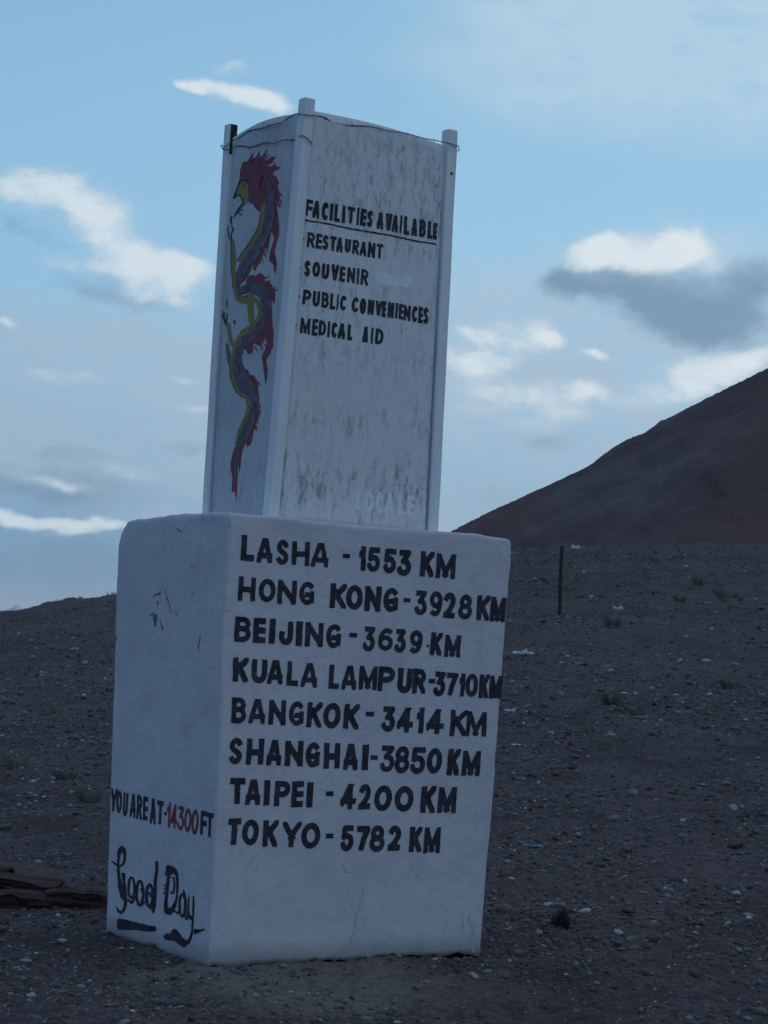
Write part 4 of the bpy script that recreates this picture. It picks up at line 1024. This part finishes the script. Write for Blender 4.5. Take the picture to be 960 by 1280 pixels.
def plumes(path, n, dx, dy, conv):
    out = []
    for _ in range(n):
        i = rb.randrange(len(path)-1); t = rb.random()
        x = path[i][0]*(1-t)+path[i+1][0]*t; y = path[i][1]*(1-t)+path[i+1][1]*t
        a, b = dx*rb.uniform(.4, 1.3), dy*rb.uniform(.5, 1.2)
        out.append(('s', conv([(x, y, 5), (x+a*.6, y+b*.4, 4), (x+a, y+b, 1)])))
    return out
red += plumes([(300, 150), (400, 140), (450, 200), (470, 290)], 12, 36, -52, A_)
red += plumes([(485, 300), (495, 440), (480, 560), (488, 660)], 10, 20, 40, A_)
red += plumes([(470, 780), (400, 850), (330, 960)], 8, 14, 46, A_)
red += plumes([(300, 1010), (400, 1030), (460, 1130)], 8, 26, -24, A_)
red += plumes([(410, 60), (405, 250), (340, 250), (240, 290)], 10, 12, 42, B_)
red += plumes([(240, 400), (320, 480), (330, 640), (295, 780)], 12, 18, 30, B_)
plum = plumes([(270, 200), (340, 160), (400, 260), (360, 380), (440, 420)], 16, 26, -60, A_)+plumes([(470, 480), (465, 700)], 6, 10, 50, A_)+plumes([(320, 520), (310, 680)], 6, 6, 40, B_)
plum = [(k_, [(x_, y_, r_*.35) for x_, y_, r_ in P__]) for k_, P__ in plum]
pt = Paint()
artwork(pt, 'panel_side', SHEET_DRAGON, red, .45, 0, .0012, 11, .7)
artwork(pt, 'panel_side', SHEET_DRAGON, blue, .45, 1, .0017, 12, 1.2)
artwork(pt, 'panel_side', SHEET_DRAGON, yellow, .45, 2, .0022, 13, .8)
artwork(pt, 'panel_side', SHEET_DRAGON, mid, .4, 4, .0025, 15, 1.6)
artwork(pt, 'panel_side', SHEET_DRAGON, ink+plum, .3, 3, .0028, 14, .5)
pt.build('painted_dragon', [M_DRED, M_DBLU, M_DYEL, M_DINK, M_DMID], ps, 'faded dragon in red, ochre and blue paint coiling down the panel')

# broken plaster on the side of the block, cracks and chips
chips = [
 ('p', [(385, 720), (405, 710), (412, 745), (405, 780), (392, 785), (388, 750)]), ('s', [(365, 722, 2), (385, 712, 5), (400, 700, 2)]),
 ('s', [(440, 575, 4), (425, 590, 6), (400, 598, 5), (385, 610, 2)]), ('s', [(413, 640, 5), (405, 665, 3)]),
 ('s', [(462, 565, 2), (468, 610, 3), (482, 650, 4), (488, 700, 2)]), ('s', [(430, 745, 2), (440, 790, 5), (446, 812, 2)]),
 ('s', [(505, 690, 1.5), (535, 705, 3), (532, 725, 2)]), ('s', [(535, 192, 4), (550, 210, 5), (575, 214, 2)]), ('s', [(455, 212, 4), (462, 208, 2)]),
 ('s', [(620, 585, 3), (622, 605, 4)]), ('s', [(630, 420, 3), (628, 436, 3)]), ('s', [(668, 840, 2), (660, 880, 4), (658, 940, 2)]), ('s', [(590, 285, 3), (596, 292, 2)]),
 ('s', [(405, 360, 2), (406, 378, 2)]), ('s', [(172, 850, 3), (165, 885, 4)]), ('s', [(700, 840, 1.5), (712, 830, 2)]), ('s', [(760, 1030, 2), (765, 1045, 2)]),
]
pt = Paint(); chips = [(k_, [tuple(p_[:2])+((p_[2]*.7,) if len(p_) > 2 else ()) for p_ in P__]) for k_, P__ in chips]
artwork(pt, 'side', SHEET_CRACK, chips, 1.1, 0, .0012, 21, 3.2)
pt.build('plaster_chips', [M_CHIP], plinth_o, 'dark chips and cracks where the plaster has broken')
chips = [('s', [(465, 78, 1.0), (460, 120, 1.3), (440, 185, 1.5), (425, 250, 1.3), (410, 305, 1.5)]), ('s', [(640, 38, 3), (652, 48, 2.5)]), ('s', [(556, 238, 3.5), (566, 240, 2.5)]),
         ('s', [(795, 180, 1.2), (802, 215, 1.5)]), ('s', [(815, 175, 1.2), (830, 215, 1.5), (826, 255, 1.2)]), ('s', [(390, 0, 1.2), (405, 30, 1.3), (430, 28, 1)]), ('s', [(100, 28, 2.5), (106, 26, 2)]),
         ('s', [(822, 265, 3), (832, 290, 4)]), ('s', [(478, 303, 3), (520, 315, 4), (560, 312, 3)])]
pt = Paint(); artwork(pt, 'front', SHEET_FRONT, chips, 1.2, 0, .0012, 22, 1.5)
pt.build('plaster_chips', [M_HAIR], plinth_o, 'hairline cracks low on the front face')

# ------------------------------------------------------------------ barbed wire tied round the column head
def tube(bm, pts, r, n=5):
    pts = [Vector(p) for p in pts]; rings = []
    for i, p in enumerate(pts):
        d = (pts[min(i+1, len(pts)-1)]-pts[max(i-1, 0)]).normalized()
        u_ = d.orthogonal().normalized() if i == 0 else (u_-d*u_.dot(d)).normalized()
        v_ = d.cross(u_)
        rings.append([bm.verts.new(p+(u_*math.cos(2*math.pi*k/n)+v_*math.sin(2*math.pi*k/n))*r) for k in range(n)])
    for a, b in zip(rings[:-1], rings[1:]):
        for k in range(n): bm.faces.new((a[k], a[(k+1) % n], b[(k+1) % n], b[k]))
    bm.faces.new(rings[0][::-1]); bm.faces.new(rings[-1])
def wire(name, path, label, seed):
    rnd = random.Random(seed)
    P_ = [np.array(p, float) for p in path]
    dense = []
    for a, b in zip(P_[:-1], P_[1:]):
        k = max(2, int(np.linalg.norm(b-a)/.012))
        for i in range(k): dense.append(a+(b-a)*i/k)
    dense.append(P_[-1])
    dense = np.array(dense)
    bm = bmesh.new()
    for ph in (0, math.pi):
        pts = []
        for i, p in enumerate(dense):
            o = np.array([.0015*math.cos(i*1.3+ph), .0015*math.cos(i*1.3+ph), .0028*math.sin(i*1.3+ph)+.002*math.sin(i*.35+seed)])
            pts.append(LP(p+o)+BASE)
        tube(bm, pts, .0014)
    for i in range(6, len(dense)-4, 13):
        p = LP(dense[i])+BASE
        for s_ in (-1, 1):
            d = Vector((rnd.uniform(-.4, .4), rnd.uniform(-.4, .4), s_)).normalized()*.012
            tube(bm, [Vector(p)-d*.3, Vector(p)+d], .0012, 4)
    me = bpy.data.meshes.new(name); bm.to_mesh(me); bm.free(); me.materials.append(M_WIRE)
    o = link(name, me); o.data.transform(Matrix.Translation(-Vector(LP(dense[0])+BASE))); o.location = LP(dense[0])+BASE
    return tag(o, label, 'barbed wire', 'barbed wire strands tied round the column head')
zU = {}
up_path = WIRE_UPPER_SIDE + WIRE_UPPER_FRONT + [[1.258, .195, 3.885], [1.258, .5, 3.87], [1.258, .847, 3.86], [.8, .847, 3.86], [.285, .847, 3.845], WIRE_UPPER_SIDE[0]]
wire('barbed_wire', up_path, 'upper strand of barbed wire running right round all the posts just under the panel tops', 1)
wire('barbed_wire', WIRE_LOWER, 'lower strand of barbed wire sagging across only the dragon side of the column', 2)

# ------------------------------------------------------------------ gravel (uncountable) and loose stones
def gravel():
    rng = np.random.default_rng(4)
    ico = bmesh.new(); bmesh.ops.create_icosphere(ico, subdivisions=1, radius=1)
    bv = np.array([v.co[:] for v in ico.verts]); bf = np.array([[v.index for v in f.verts] for f in ico.faces]); ico.free()
    N = 135000
    R = np.exp(rng.uniform(math.log(6.6), math.log(58), N)); A = rng.uniform(-.27, .25, N)
    x = R*np.sin(A); y = R*np.cos(A)
    size = .0046*np.exp(rng.normal(0, .6, N))*(R/9)**.72
    big = rng.random(N) < .010; size = np.where(big, size*2.1, size)
    # gravel lies in drifts
    keep = rng.random(N) < np.clip(.50+.6*vnoise(x/.5, y/.7, 91)+.45*vnoise(x/2.4, y/3, 92), .10, 1)
    dx = x-BASE[0]; dy = y-BASE[1]; a = dx*UX+dy*UY; b = -dx*UY+dy*UX
    keep &= ~((a > -.02) & (a < 1.50) & (b > -.02) & (b < 1.03))
    x, y, size, R = x[keep], y[keep], size[keep], R[keep]; n = len(x)
    size = np.minimum(size, .05)
    z = ground_z(x, y)
    sc_ = np.stack([rng.uniform(.7, 1.6, n), rng.uniform(.7, 1.3, n), rng.uniform(.35, .8, n)], -1)*size[:, None]
    jit = rng.uniform(.72, 1.25, (n, len(bv), 1))
    V = bv[None]*jit*sc_[:, None]
    th = rng.uniform(0, 2*math.pi, n); tl = rng.normal(0, .35, n)
    c, s = np.cos(tl)[:, None], np.sin(tl)[:, None]
    X, Y, Z_ = V[..., 0], V[..., 1]*1., V[..., 2]
    X, Z_ = X*c-Z_*s, X*s+Z_*c
    c, s = np.cos(th)[:, None], np.sin(th)[:, None]
    X, Y = X*c-Y*s, X*s+Y*c
    V = np.stack([X+x[:, None], Y+y[:, None], Z_+(z+sc_[:, 2]*.35)[:, None]], -1).reshape(-1, 3)
    F = (bf[None]+(np.arange(n)*len(bv))[:, None, None]).reshape(-1, 3)
    me = np_mesh('gravel', V, F, M_GRAVEL)
    base = np.array([(.064, .050, .048), (.108, .085, .080), (.162, .130, .124), (.11, .066, .060), (.26, .215, .21), (.48, .43, .42)])
    pick = rng.choice(6, n, p=[.20, .27, .25, .09, .15, .04])
    tone = base[pick]*rng.uniform(.75, 1.3, (n, 1))
    col = np.repeat(np.concatenate([tone, np.ones((n, 1))], 1), len(bv), 0)
    at = me.color_attributes.new('tone', 'FLOAT_COLOR', 'POINT'); at.data.foreach_set('color', col.astype(np.float32).ravel())
    tag(link('gravel', me), 'grey-brown gravel strewn over the slope', None, None, 'stuff')
gravel()

def gz(x, y): return float(ground_z(np.array([x]), np.array([y]))[0])
def stone(x, y, w, mat, label, group=None, flat=.45, seed=0, name='stone', cat='stone', tall=1.0, asp=1.3, sink=.3):
    rnd = random.Random(seed*77+3)
    bm = bmesh.new(); bmesh.ops.create_icosphere(bm, subdivisions=2, radius=1)
    off = Vector((rnd.uniform(0, 50), rnd.uniform(0, 50), rnd.uniform(0, 50)))
    from mathutils import noise as nz
    cuts = [(Vector((rnd.uniform(-1, 1), rnd.uniform(-1, 1), rnd.uniform(-.3, 1))).normalized(), rnd.uniform(.42, .78)) for _ in range(11)]
    for v in bm.verts:
        c = v.co.copy()
        for nrm, d in cuts:
            k = c.dot(nrm)-d
            if k > 0: c -= nrm*k
        c *= 1+.13*nz.noise(c*1.8+off)+.05*nz.noise(c*5+off)
        v.co = Vector((c.x*w*.5, c.y*w*.5/asp, c.z*w*.5*flat*tall))
    for f in bm.faces: f.smooth = False
    me = bpy.data.meshes.new(name); bm.to_mesh(me); bm.free(); me.materials.append(mat)
    o = link(name, me, None, (x, y, gz(x, y)+w*.5*flat*tall*(1-sink*2)*.6))
    o.rotation_euler = (rnd.uniform(-.15, .15), rnd.uniform(-.15, .15), rnd.uniform(-.6, .6))
    return tag(o, label, cat, group)
ST = [
 (2.63, 15.15, .088, M_PALE, 'round near-white stone standing out alone far right on the dark gravel slope', .85),
 (1.02, 11.47, .100, M_PALE, 'flat pale greenish-grey stone just above the black chunk right of the block', .35),
 (.90, 10.72, .060, M_PALE, 'rounded pale stone touching the left side of the black chunk', .7),
 (1.37, 10.68, .090, M_GREY, 'flat light grey stone lying right of the black chunk', .4),
 (1.02, 10.84, .150, M_INK, 'angular black chunk, darkest thing on the gravel right of the block', 1.15),
 (2.39, 13.55, .140, M_INK, 'low dark rock beneath the round near-white stone', .4),
 (2.12, 12.00, .075, M_PALE, 'pale wedge-shaped stone near the right edge, upper of a close pair', .45),
 (1.89, 11.70, .095, M_BROWN, 'long brown slab of stone slanting left of the pale wedge', .35),
 (2.37, 13.29, .100, M_GREY, 'grey splinter of stone just in front of the low dark rock', .3),
 (.81, 10.60, .062, M_GREY, 'grey flattened stone beside the right foot of the block', .5),
 (-1.28, 8.24, .066, M_PALE, 'bluish pale flat stone in the lower left corner', .45),
 (-1.13, 8.78, .055, M_GREY, 'rough grey stone in front of the left corner of the block', .6),
 (.88, 8.46, .047, M_GREY, 'small grey stone at the bottom edge right of centre', .5),
 (1.60, 9.77, .046, M_BROWN, 'small brown stone at the lower right', .5),
 (1.56, 11.25, .034, M_PALE, 'little whitish pebble above the flat light grey stone', .7),
 (1.76, 12.20, .066, M_GREY, 'dull grey stone left of the long brown slab, farther up the slope', .4),
 (-5.20, 36.08, .22, M_PALE, 'pale streak of rock far up the left slope', .3),
 (-7.69, 44.79, .11, M_PALE, 'tiny white rock farthest left under the left skyline', .7),
 (-6.47, 39.03, .10, M_PALE, 'tiny white rock just below and right of the farthest left one', .7),
]
for i, (x, y, w, m_, lab, fl) in enumerate(ST):
    stone(x, y, w, m_, lab, None, fl, i+1)
SM = [(.95, 12.52, .048, 2), (1.11, 12.39, .061, 1), (.76, 10.78, .041, 0), (1.73, 10.63, .033, 0), (1.05, 9.29, .032, 0), (-1.29, 8.61, .046, 1), (-1.37, 8.3, .032, 0),
      (.38, 8.98, .048, 1), (.29, 9.03, .031, 0), (-.28, 8.64, .036, 0), (-.26, 8.53, .029, 1), (1.79, 10.39, .04, 2), (.43, 8.49, .039, 1), (-.78, 8.43, .045, 2), (-.91, 8.1, .037, 1),
      (5.38, 31.48, .06, 0), (2.5, 23.69, .055, 0), (3.18, 25.52, .059, 0), (1.76, 19.63, .075, 1), (1.6, 18.67, .064, 0), (2.13, 15.55, .048, 0), (2.1, 16.25, .043, 1), (-4.47, 32.13, .11, 0)]
rnd = random.Random(12)
for i, (x, y, w, k) in enumerate(SM):
    stone(x, y, w, (M_PALE, M_GREY, M_BROWN)[k], ('small pale stone scattered on the gravel among other small stones', 'small grey stone scattered on the gravel among other small stones', 'small brownish stone scattered on the gravel among other small stones')[k],
          ('small pale loose stones', 'small grey loose stones', 'small brownish loose stones')[k], rnd.uniform(.4, .75), 100+i)

# ------------------------------------------------------------------ litter
def litter(x, y, w, h, mat, label, seed, name='plastic_litter', cat='litter', dz=0., fold=1.):
    rnd = random.Random(seed); n, m = 14, 8
    bm = bmesh.new(); grid = []
    from mathutils import noise as nz
    o3 = Vector((seed*3.1, seed*1.7, 0))
    for j in range(m+1):
        row = []
        for i in range(n+1):
            s, t = i/n-.5, j/m-.5
            edge = 1+.35*nz.noise(Vector((s*4, t*4, 5))+o3)
            z = fold*h*(.45+.9*nz.noise(Vector((s*3.2, t*3.2, 0))+o3)+.35*nz.noise(Vector((s*9, t*7, 2))+o3))*(1-.5*abs(t*2))
            row.append(bm.verts.new((s*w*edge, t*w*.62*edge, max(z, .002))))
        grid.append(row)
    for j in range(m):
        for i in range(n):
            if (i in (0, n-1) and j in (0, m-1)): continue
            bm.faces.new((grid[j][i], grid[j][i+1], grid[j+1][i+1], grid[j+1][i]))
    bmesh.ops.solidify(bm, geom=bm.faces[:], thickness=.002)
    me = bpy.data.meshes.new(name); bm.to_mesh(me); bm.free(); me.materials.append(mat)
    o = link(name, me, None, (x, y, gz(x, y)+.006+dz)); o.rotation_euler = (0, 0, rnd.uniform(-.3, .3))
    return tag(o, label, cat)
litter(1.93, 27.37, .26, .085, M_PLASTIC, 'crumpled white plastic rag beside the right edge of the block, brightest scrap on the slope', 3)
litter(5.43, 58.2, .26, .16, M_PLASTIC, 'whitish scrap on the slope crest just right of the iron stake top', 5)
litter(4.02, 35.08, .17, .11, M_PLASTIC, 'pale plastic scrap lying right of the foot of the iron stake', 7)
litter(3.71, 58.3, .24, .06, M_PLASTIC, 'white sliver on the crest right against the top corner of the block', 9)
litter(1.35, 20.70, .11, .05, M_PLASTIC, 'small crumpled pale scrap below the white plastic rag, near the block edge', 11)
litter(1.24, 18.03, .085, .02, M_PLASTIC, 'thin whitish strip lying flat beside the block edge, lowest of the pale scraps there', 13)
litter(1.09, 13.40, .095, .018, M_BLUEPL, 'light blue plastic strip lying on the gravel right of the block', 15)
litter(-1.94, 10.86, .035, .04, M_PLASTIC, 'small white scrap caught on the front of the reddish slabs at the left edge', 17, dz=.05)

# ------------------------------------------------------------------ iron stake on the slope
def stake():
    x, y = 3.02, 34.87; z = gz(x, y)
    bm = bmesh.new(); n = 14; H = 1.15; rings = []
    prof = [(-.021, -.021), (.021, -.021), (.021, -.014), (-.014, -.014), (-.014, .021), (-.021, .021)]   # angle iron
    for k in range(n+1):
        t = k/n; lx = .004*math.sin(t*7)-.004*t
        rings.append([bm.verts.new((px+lx, py, -.1+t*(H+.1))) for px, py in prof])
    for a, b in zip(rings[:-1], rings[1:]):
        for i in range(6): bm.faces.new((a[i], a[(i+1) % 6], b[(i+1) % 6], b[i]))
    bm.faces.new(rings[-1]); bm.faces.new(rings[0][::-1])
    bmesh.ops.recalc_face_normals(bm, faces=bm.faces)
    me = bpy.data.meshes.new('iron_stake'); bm.to_mesh(me); bm.free(); me.materials.append(M_STEEL)
    o = link('iron_stake', me, None, (x, y, z)); o.rotation_euler = (0, math.radians(-.3), .5)
    tag(o, 'thin dark iron stake standing alone on the slope to the right of the block', 'stake')
stake()

# ------------------------------------------------------------------ rotten reddish timbers at the left edge
def slab(x, y, z0, lx, ly, h, yaw, tilt, label, seed, group=None):
    """broken, layered, rough-edged slab"""
    from mathutils import noise as nz
    bm = bmesh.new(); n, m, q = 26, 9, 5; o3 = Vector((seed*7.7, seed*2.1, seed))
    bmesh.ops.create_cube(bm, size=1)
    bmesh.ops.scale(bm, vec=(lx, ly, h), verts=bm.verts)
    long_e = [e for e in bm.edges if abs((e.verts[0].co-e.verts[1].co).x) > lx*.5]
    bmesh.ops.subdivide_edges(bm, edges=long_e, cuts=n, use_grid_fill=True)
    ye = [e for e in bm.edges if abs((e.verts[0].co-e.verts[1].co).y) > ly*.5]
    bmesh.ops.subdivide_edges(bm, edges=ye, cuts=m, use_grid_fill=True)
    ze = [e for e in bm.edges if abs((e.verts[0].co-e.verts[1].co).z) > h*.5]
    bmesh.ops.subdivide_edges(bm, edges=ze, cuts=q, use_grid_fill=True)
    for v in bm.verts:
        c = v.co; tx, ty, tz = c.x/lx*2, c.y/ly*2, c.z/h*2
        # ragged outline: ends and long sides wander, layers step back
        wx = .22*nz.noise(Vector((ty*1.4, tz*.6, 3))+o3)+.10*nz.noise(Vector((ty*5, tz*2, 9))+o3)
        wy = .26*nz.noise(Vector((c.x*5, tz*.7, 1))+o3)+.14*nz.noise(Vector((c.x*19, tz*2, 5))+o3)
        layer = .10*math.floor(nz.noise(Vector((c.x*3, c.y*3, tz*1.5))+o3)*3)
        nx = c.x*(1+wx*.5); ny = c.y*(1+wy+layer*.5)
        nzv = c.z + h*(.42*nz.noise(Vector((c.x*4, c.y*6, 0))+o3)+.22*nz.noise(Vector((c.x*14, c.y*16, 2))+o3))*(1 if tz > 0 else .3)
        nzv -= h*.55*max(0, abs(tx)-.62)*(1 if tz > 0 else 0)
        v.co = (nx, ny, nzv)
    me = bpy.data.meshes.new('rotten_wood_slab'); bm.to_mesh(me); bm.free(); me.materials.append(M_WOOD)
    o = link('rotten_wood_slab', me, None, (x, y, gz(x, y)+z0+h*.5)); o.rotation_euler = (tilt[0], tilt[1], yaw)
    return tag(o, label, 'wood slab', group)
slab(-1.50, 11.06, -0.014, .34, .20, 0.071, .12, (.03, .05), 'dark reddish slab lying nearest the left side of the block', 1)
slab(-1.82, 11.00, -0.014, .42, .24, 0.075, -.05, (.05, -.02), 'thick reddish slab with a black broken front edge, left of the slab nearest the block', 2)
slab(-2.32, 11.12, -0.021, .62, .36, 0.105, .06, (.02, .03), 'largest reddish slab, cut by the left edge of the picture', 3)
slab(-1.86, 11.24, 0.049, .46, .22, 0.038, -.10, (.04, .06), 'thin reddish slab lying on top of the others', 4)
slab(-2.22, 11.50, 0.070, .56, .18, 0.038, -.04, (.0, .10), 'narrow dark board at the back of the reddish slabs, highest at the left edge', 5)

# ------------------------------------------------------------------ dry grass
def tuft(x, y, w, h, mat, label, seed, n=46, group=None, lean=.5, name='grass_tuft', cat='grass tuft', br=.0016):
    rnd = random.Random(seed); bm = bmesh.new()
    D = math.hypot(x, y); br = max(br, D*.00017); n = int(n*1.8); h *= .9
    for k in range(n):
        a = rnd.uniform(0, 2*math.pi); rr = w*.28*math.sqrt(rnd.random())
        bx, by = rr*math.cos(a), rr*math.sin(a)*.8
        hh = h*rnd.uniform(.45, 1.05); ln = rnd.uniform(.1, lean)*w
        a2 = a+rnd.uniform(-.6, .6)
        tx, ty = bx+ln*math.cos(a2), by+ln*math.sin(a2)
        px, py = -math.sin(a2+1.2)*br, math.cos(a2+1.2)*br
        m_ = (bx*.55+tx*.45, by*.55+ty*.45, hh*.62)
        v = [bm.verts.new(c) for c in ((bx-px, by-py, -.02), (bx+px, by+py, -.02), (m_[0]+px*.8, m_[1]+py*.8, m_[2]), (m_[0]-px*.8, m_[1]-py*.8, m_[2]), (tx, ty, hh))]
        bm.faces.new((v[0], v[1], v[2], v[3])); bm.faces.new((v[3], v[2], v[4]))
    me = bpy.data.meshes.new(name); bm.to_mesh(me); bm.free(); me.materials.append(mat)
    return tag(link(name, me, None, (x, y, gz(x, y))), label, cat, group)
TF = [
 (-2.92, 17.28, .28, .19, M_GRASS, 'pale dry grass tuft cut by the left edge of the picture', 60, .5),
 (-2.41, 16.61, .22, .11, M_SHRUB, 'low dark green tuft right of the dry tuft at the left edge', 60, .6),
 (-2.03, 15.20, .24, .10, M_SHRUB, 'low dark green tuft closest to the left side of the block', 60, .6),
 (-3.54, 22.66, .26, .17, M_GRASS, 'thin dry tuft farther up the left slope above the green tufts', 34, .5),
 (3.58, 31.91, .34, .26, M_GRASS, 'grey dry tuft below the pale scrap right of the iron stake', 70, .5),
 (6.46, 42.36, .30, .26, M_GRASS, 'upright grey tuft high on the right slope', 50, .4),
 (6.43, 38.45, .60, .20, M_GRASS, 'broad low grey tuft near the right edge of the slope', 90, .5),
 (2.41, 21.29, .24, .17, M_SHRUB, 'rounded dark tuft left of the tall dry stalks', 60, .5),
 (2.64, 21.19, .14, .34, M_GRASS, 'tall thin dry stalks rising in the middle of the right slope', 12, .5),
 (1.58, 13.53, .17, .19, M_GRASS, 'sparse spidery dry stalks right of the light blue strip', 12, 1.0),
 (3.93, 22.98, .30, .11, M_SHRUB, 'dark green cushion of grass near the right edge', 70, .5),
 (3.54, 44.63, .34, .14, M_GRASS, 'low dry tuft left of the iron stake near its middle height', 50, .5),
 (5.36, 37.13, .32, .18, M_GRASS, 'dry tuft between the iron stake and the broad low tuft', 50, .5),
]
for i, (x, y, w, h, m_, lab, n, ln) in enumerate(TF): tuft(x, y, w, h, m_, lab, i+1, n, None, ln)
def dry_grass():
    """thin dead grass scattered over the upper slope"""
    rng = np.random.default_rng(8); V = []; F = []
    n = 5500
    R = np.exp(rng.uniform(math.log(13), math.log(62), n)); A = rng.uniform(-.24, .24, n)
    x = R*np.sin(A); y = R*np.cos(A)
    dens = np.clip(.25+.8*vnoise(x/3.2, y/5., 95), 0, 1)*sstep(R, 14, 45)+.95*sstep(R, 47, 54)*sstep(A, -.02, .12)+.35*sstep(R, 48, 56)*(.4+.6*(vnoise(x/2.5, y/3, 96) > -.1))
    ok = rng.random(n) < dens; x, y, R = x[ok], y[ok], R[ok]
    z = ground_z(x, y); c = 0
    for i in range(len(x)):
        k = rng.integers(7, 16); s = rng.uniform(.5, 1.1)
        for _ in range(k):
            a = rng.uniform(0, 6.28); rr = rng.uniform(0, .10)*s; h = rng.uniform(.05, .15)*s; ln = rng.uniform(.02, .10)*s; br = max(.0025, R[i]*.00018)
            bx, by = x[i]+rr*math.cos(a), y[i]+rr*math.sin(a); tx, ty = bx+ln*math.cos(a), by+ln*math.sin(a)
            V += [(bx-br, by, z[i]-.02), (bx+br, by, z[i]-.02), (tx, ty, z[i]+h)]; F.append((c, c+1, c+2)); c += 3
    tag(link('dry_grass', np_mesh('dry_grass', V, np.array(F), M_GRASS)), 'sparse dead grass along the upper slope', None, None, 'stuff')
dry_grass()

# ------------------------------------------------------------------ render settings
scene.render.engine = 'CYCLES'
scene.render.resolution_x = 768; scene.render.resolution_y = 1024

# ------------------------------------------------------------------ thin evening haze that pales the far range
def haze():
    m = bpy.data.materials.new('evening_haze'); m.use_nodes = True; t = m.node_tree
    for n in list(t.nodes): t.nodes.remove(n)
    out = t.nodes.new('ShaderNodeOutputMaterial'); v = t.nodes.new('ShaderNodeVolumePrincipled')
    v.inputs['Color'].default_value = (.78, .86, .95, 1); v.inputs['Density'].default_value = HAZE_DENSITY
    v.inputs['Anisotropy'].default_value = 0
    t.links.new(v.outputs[0], out.inputs['Volume'])
    bm = bmesh.new(); bmesh.ops.create_cube(bm, size=1)
    bmesh.ops.scale(bm, vec=(64000, 64000, 300), verts=bm.verts); bmesh.ops.translate(bm, vec=(0, 0, 120), verts=bm.verts)
    me = bpy.data.meshes.new('haze'); bm.to_mesh(me); bm.free(); me.materials.append(m)
    tag(link('haze', me), 'thin blue evening haze over the far range', None, None, 'stuff')
haze()
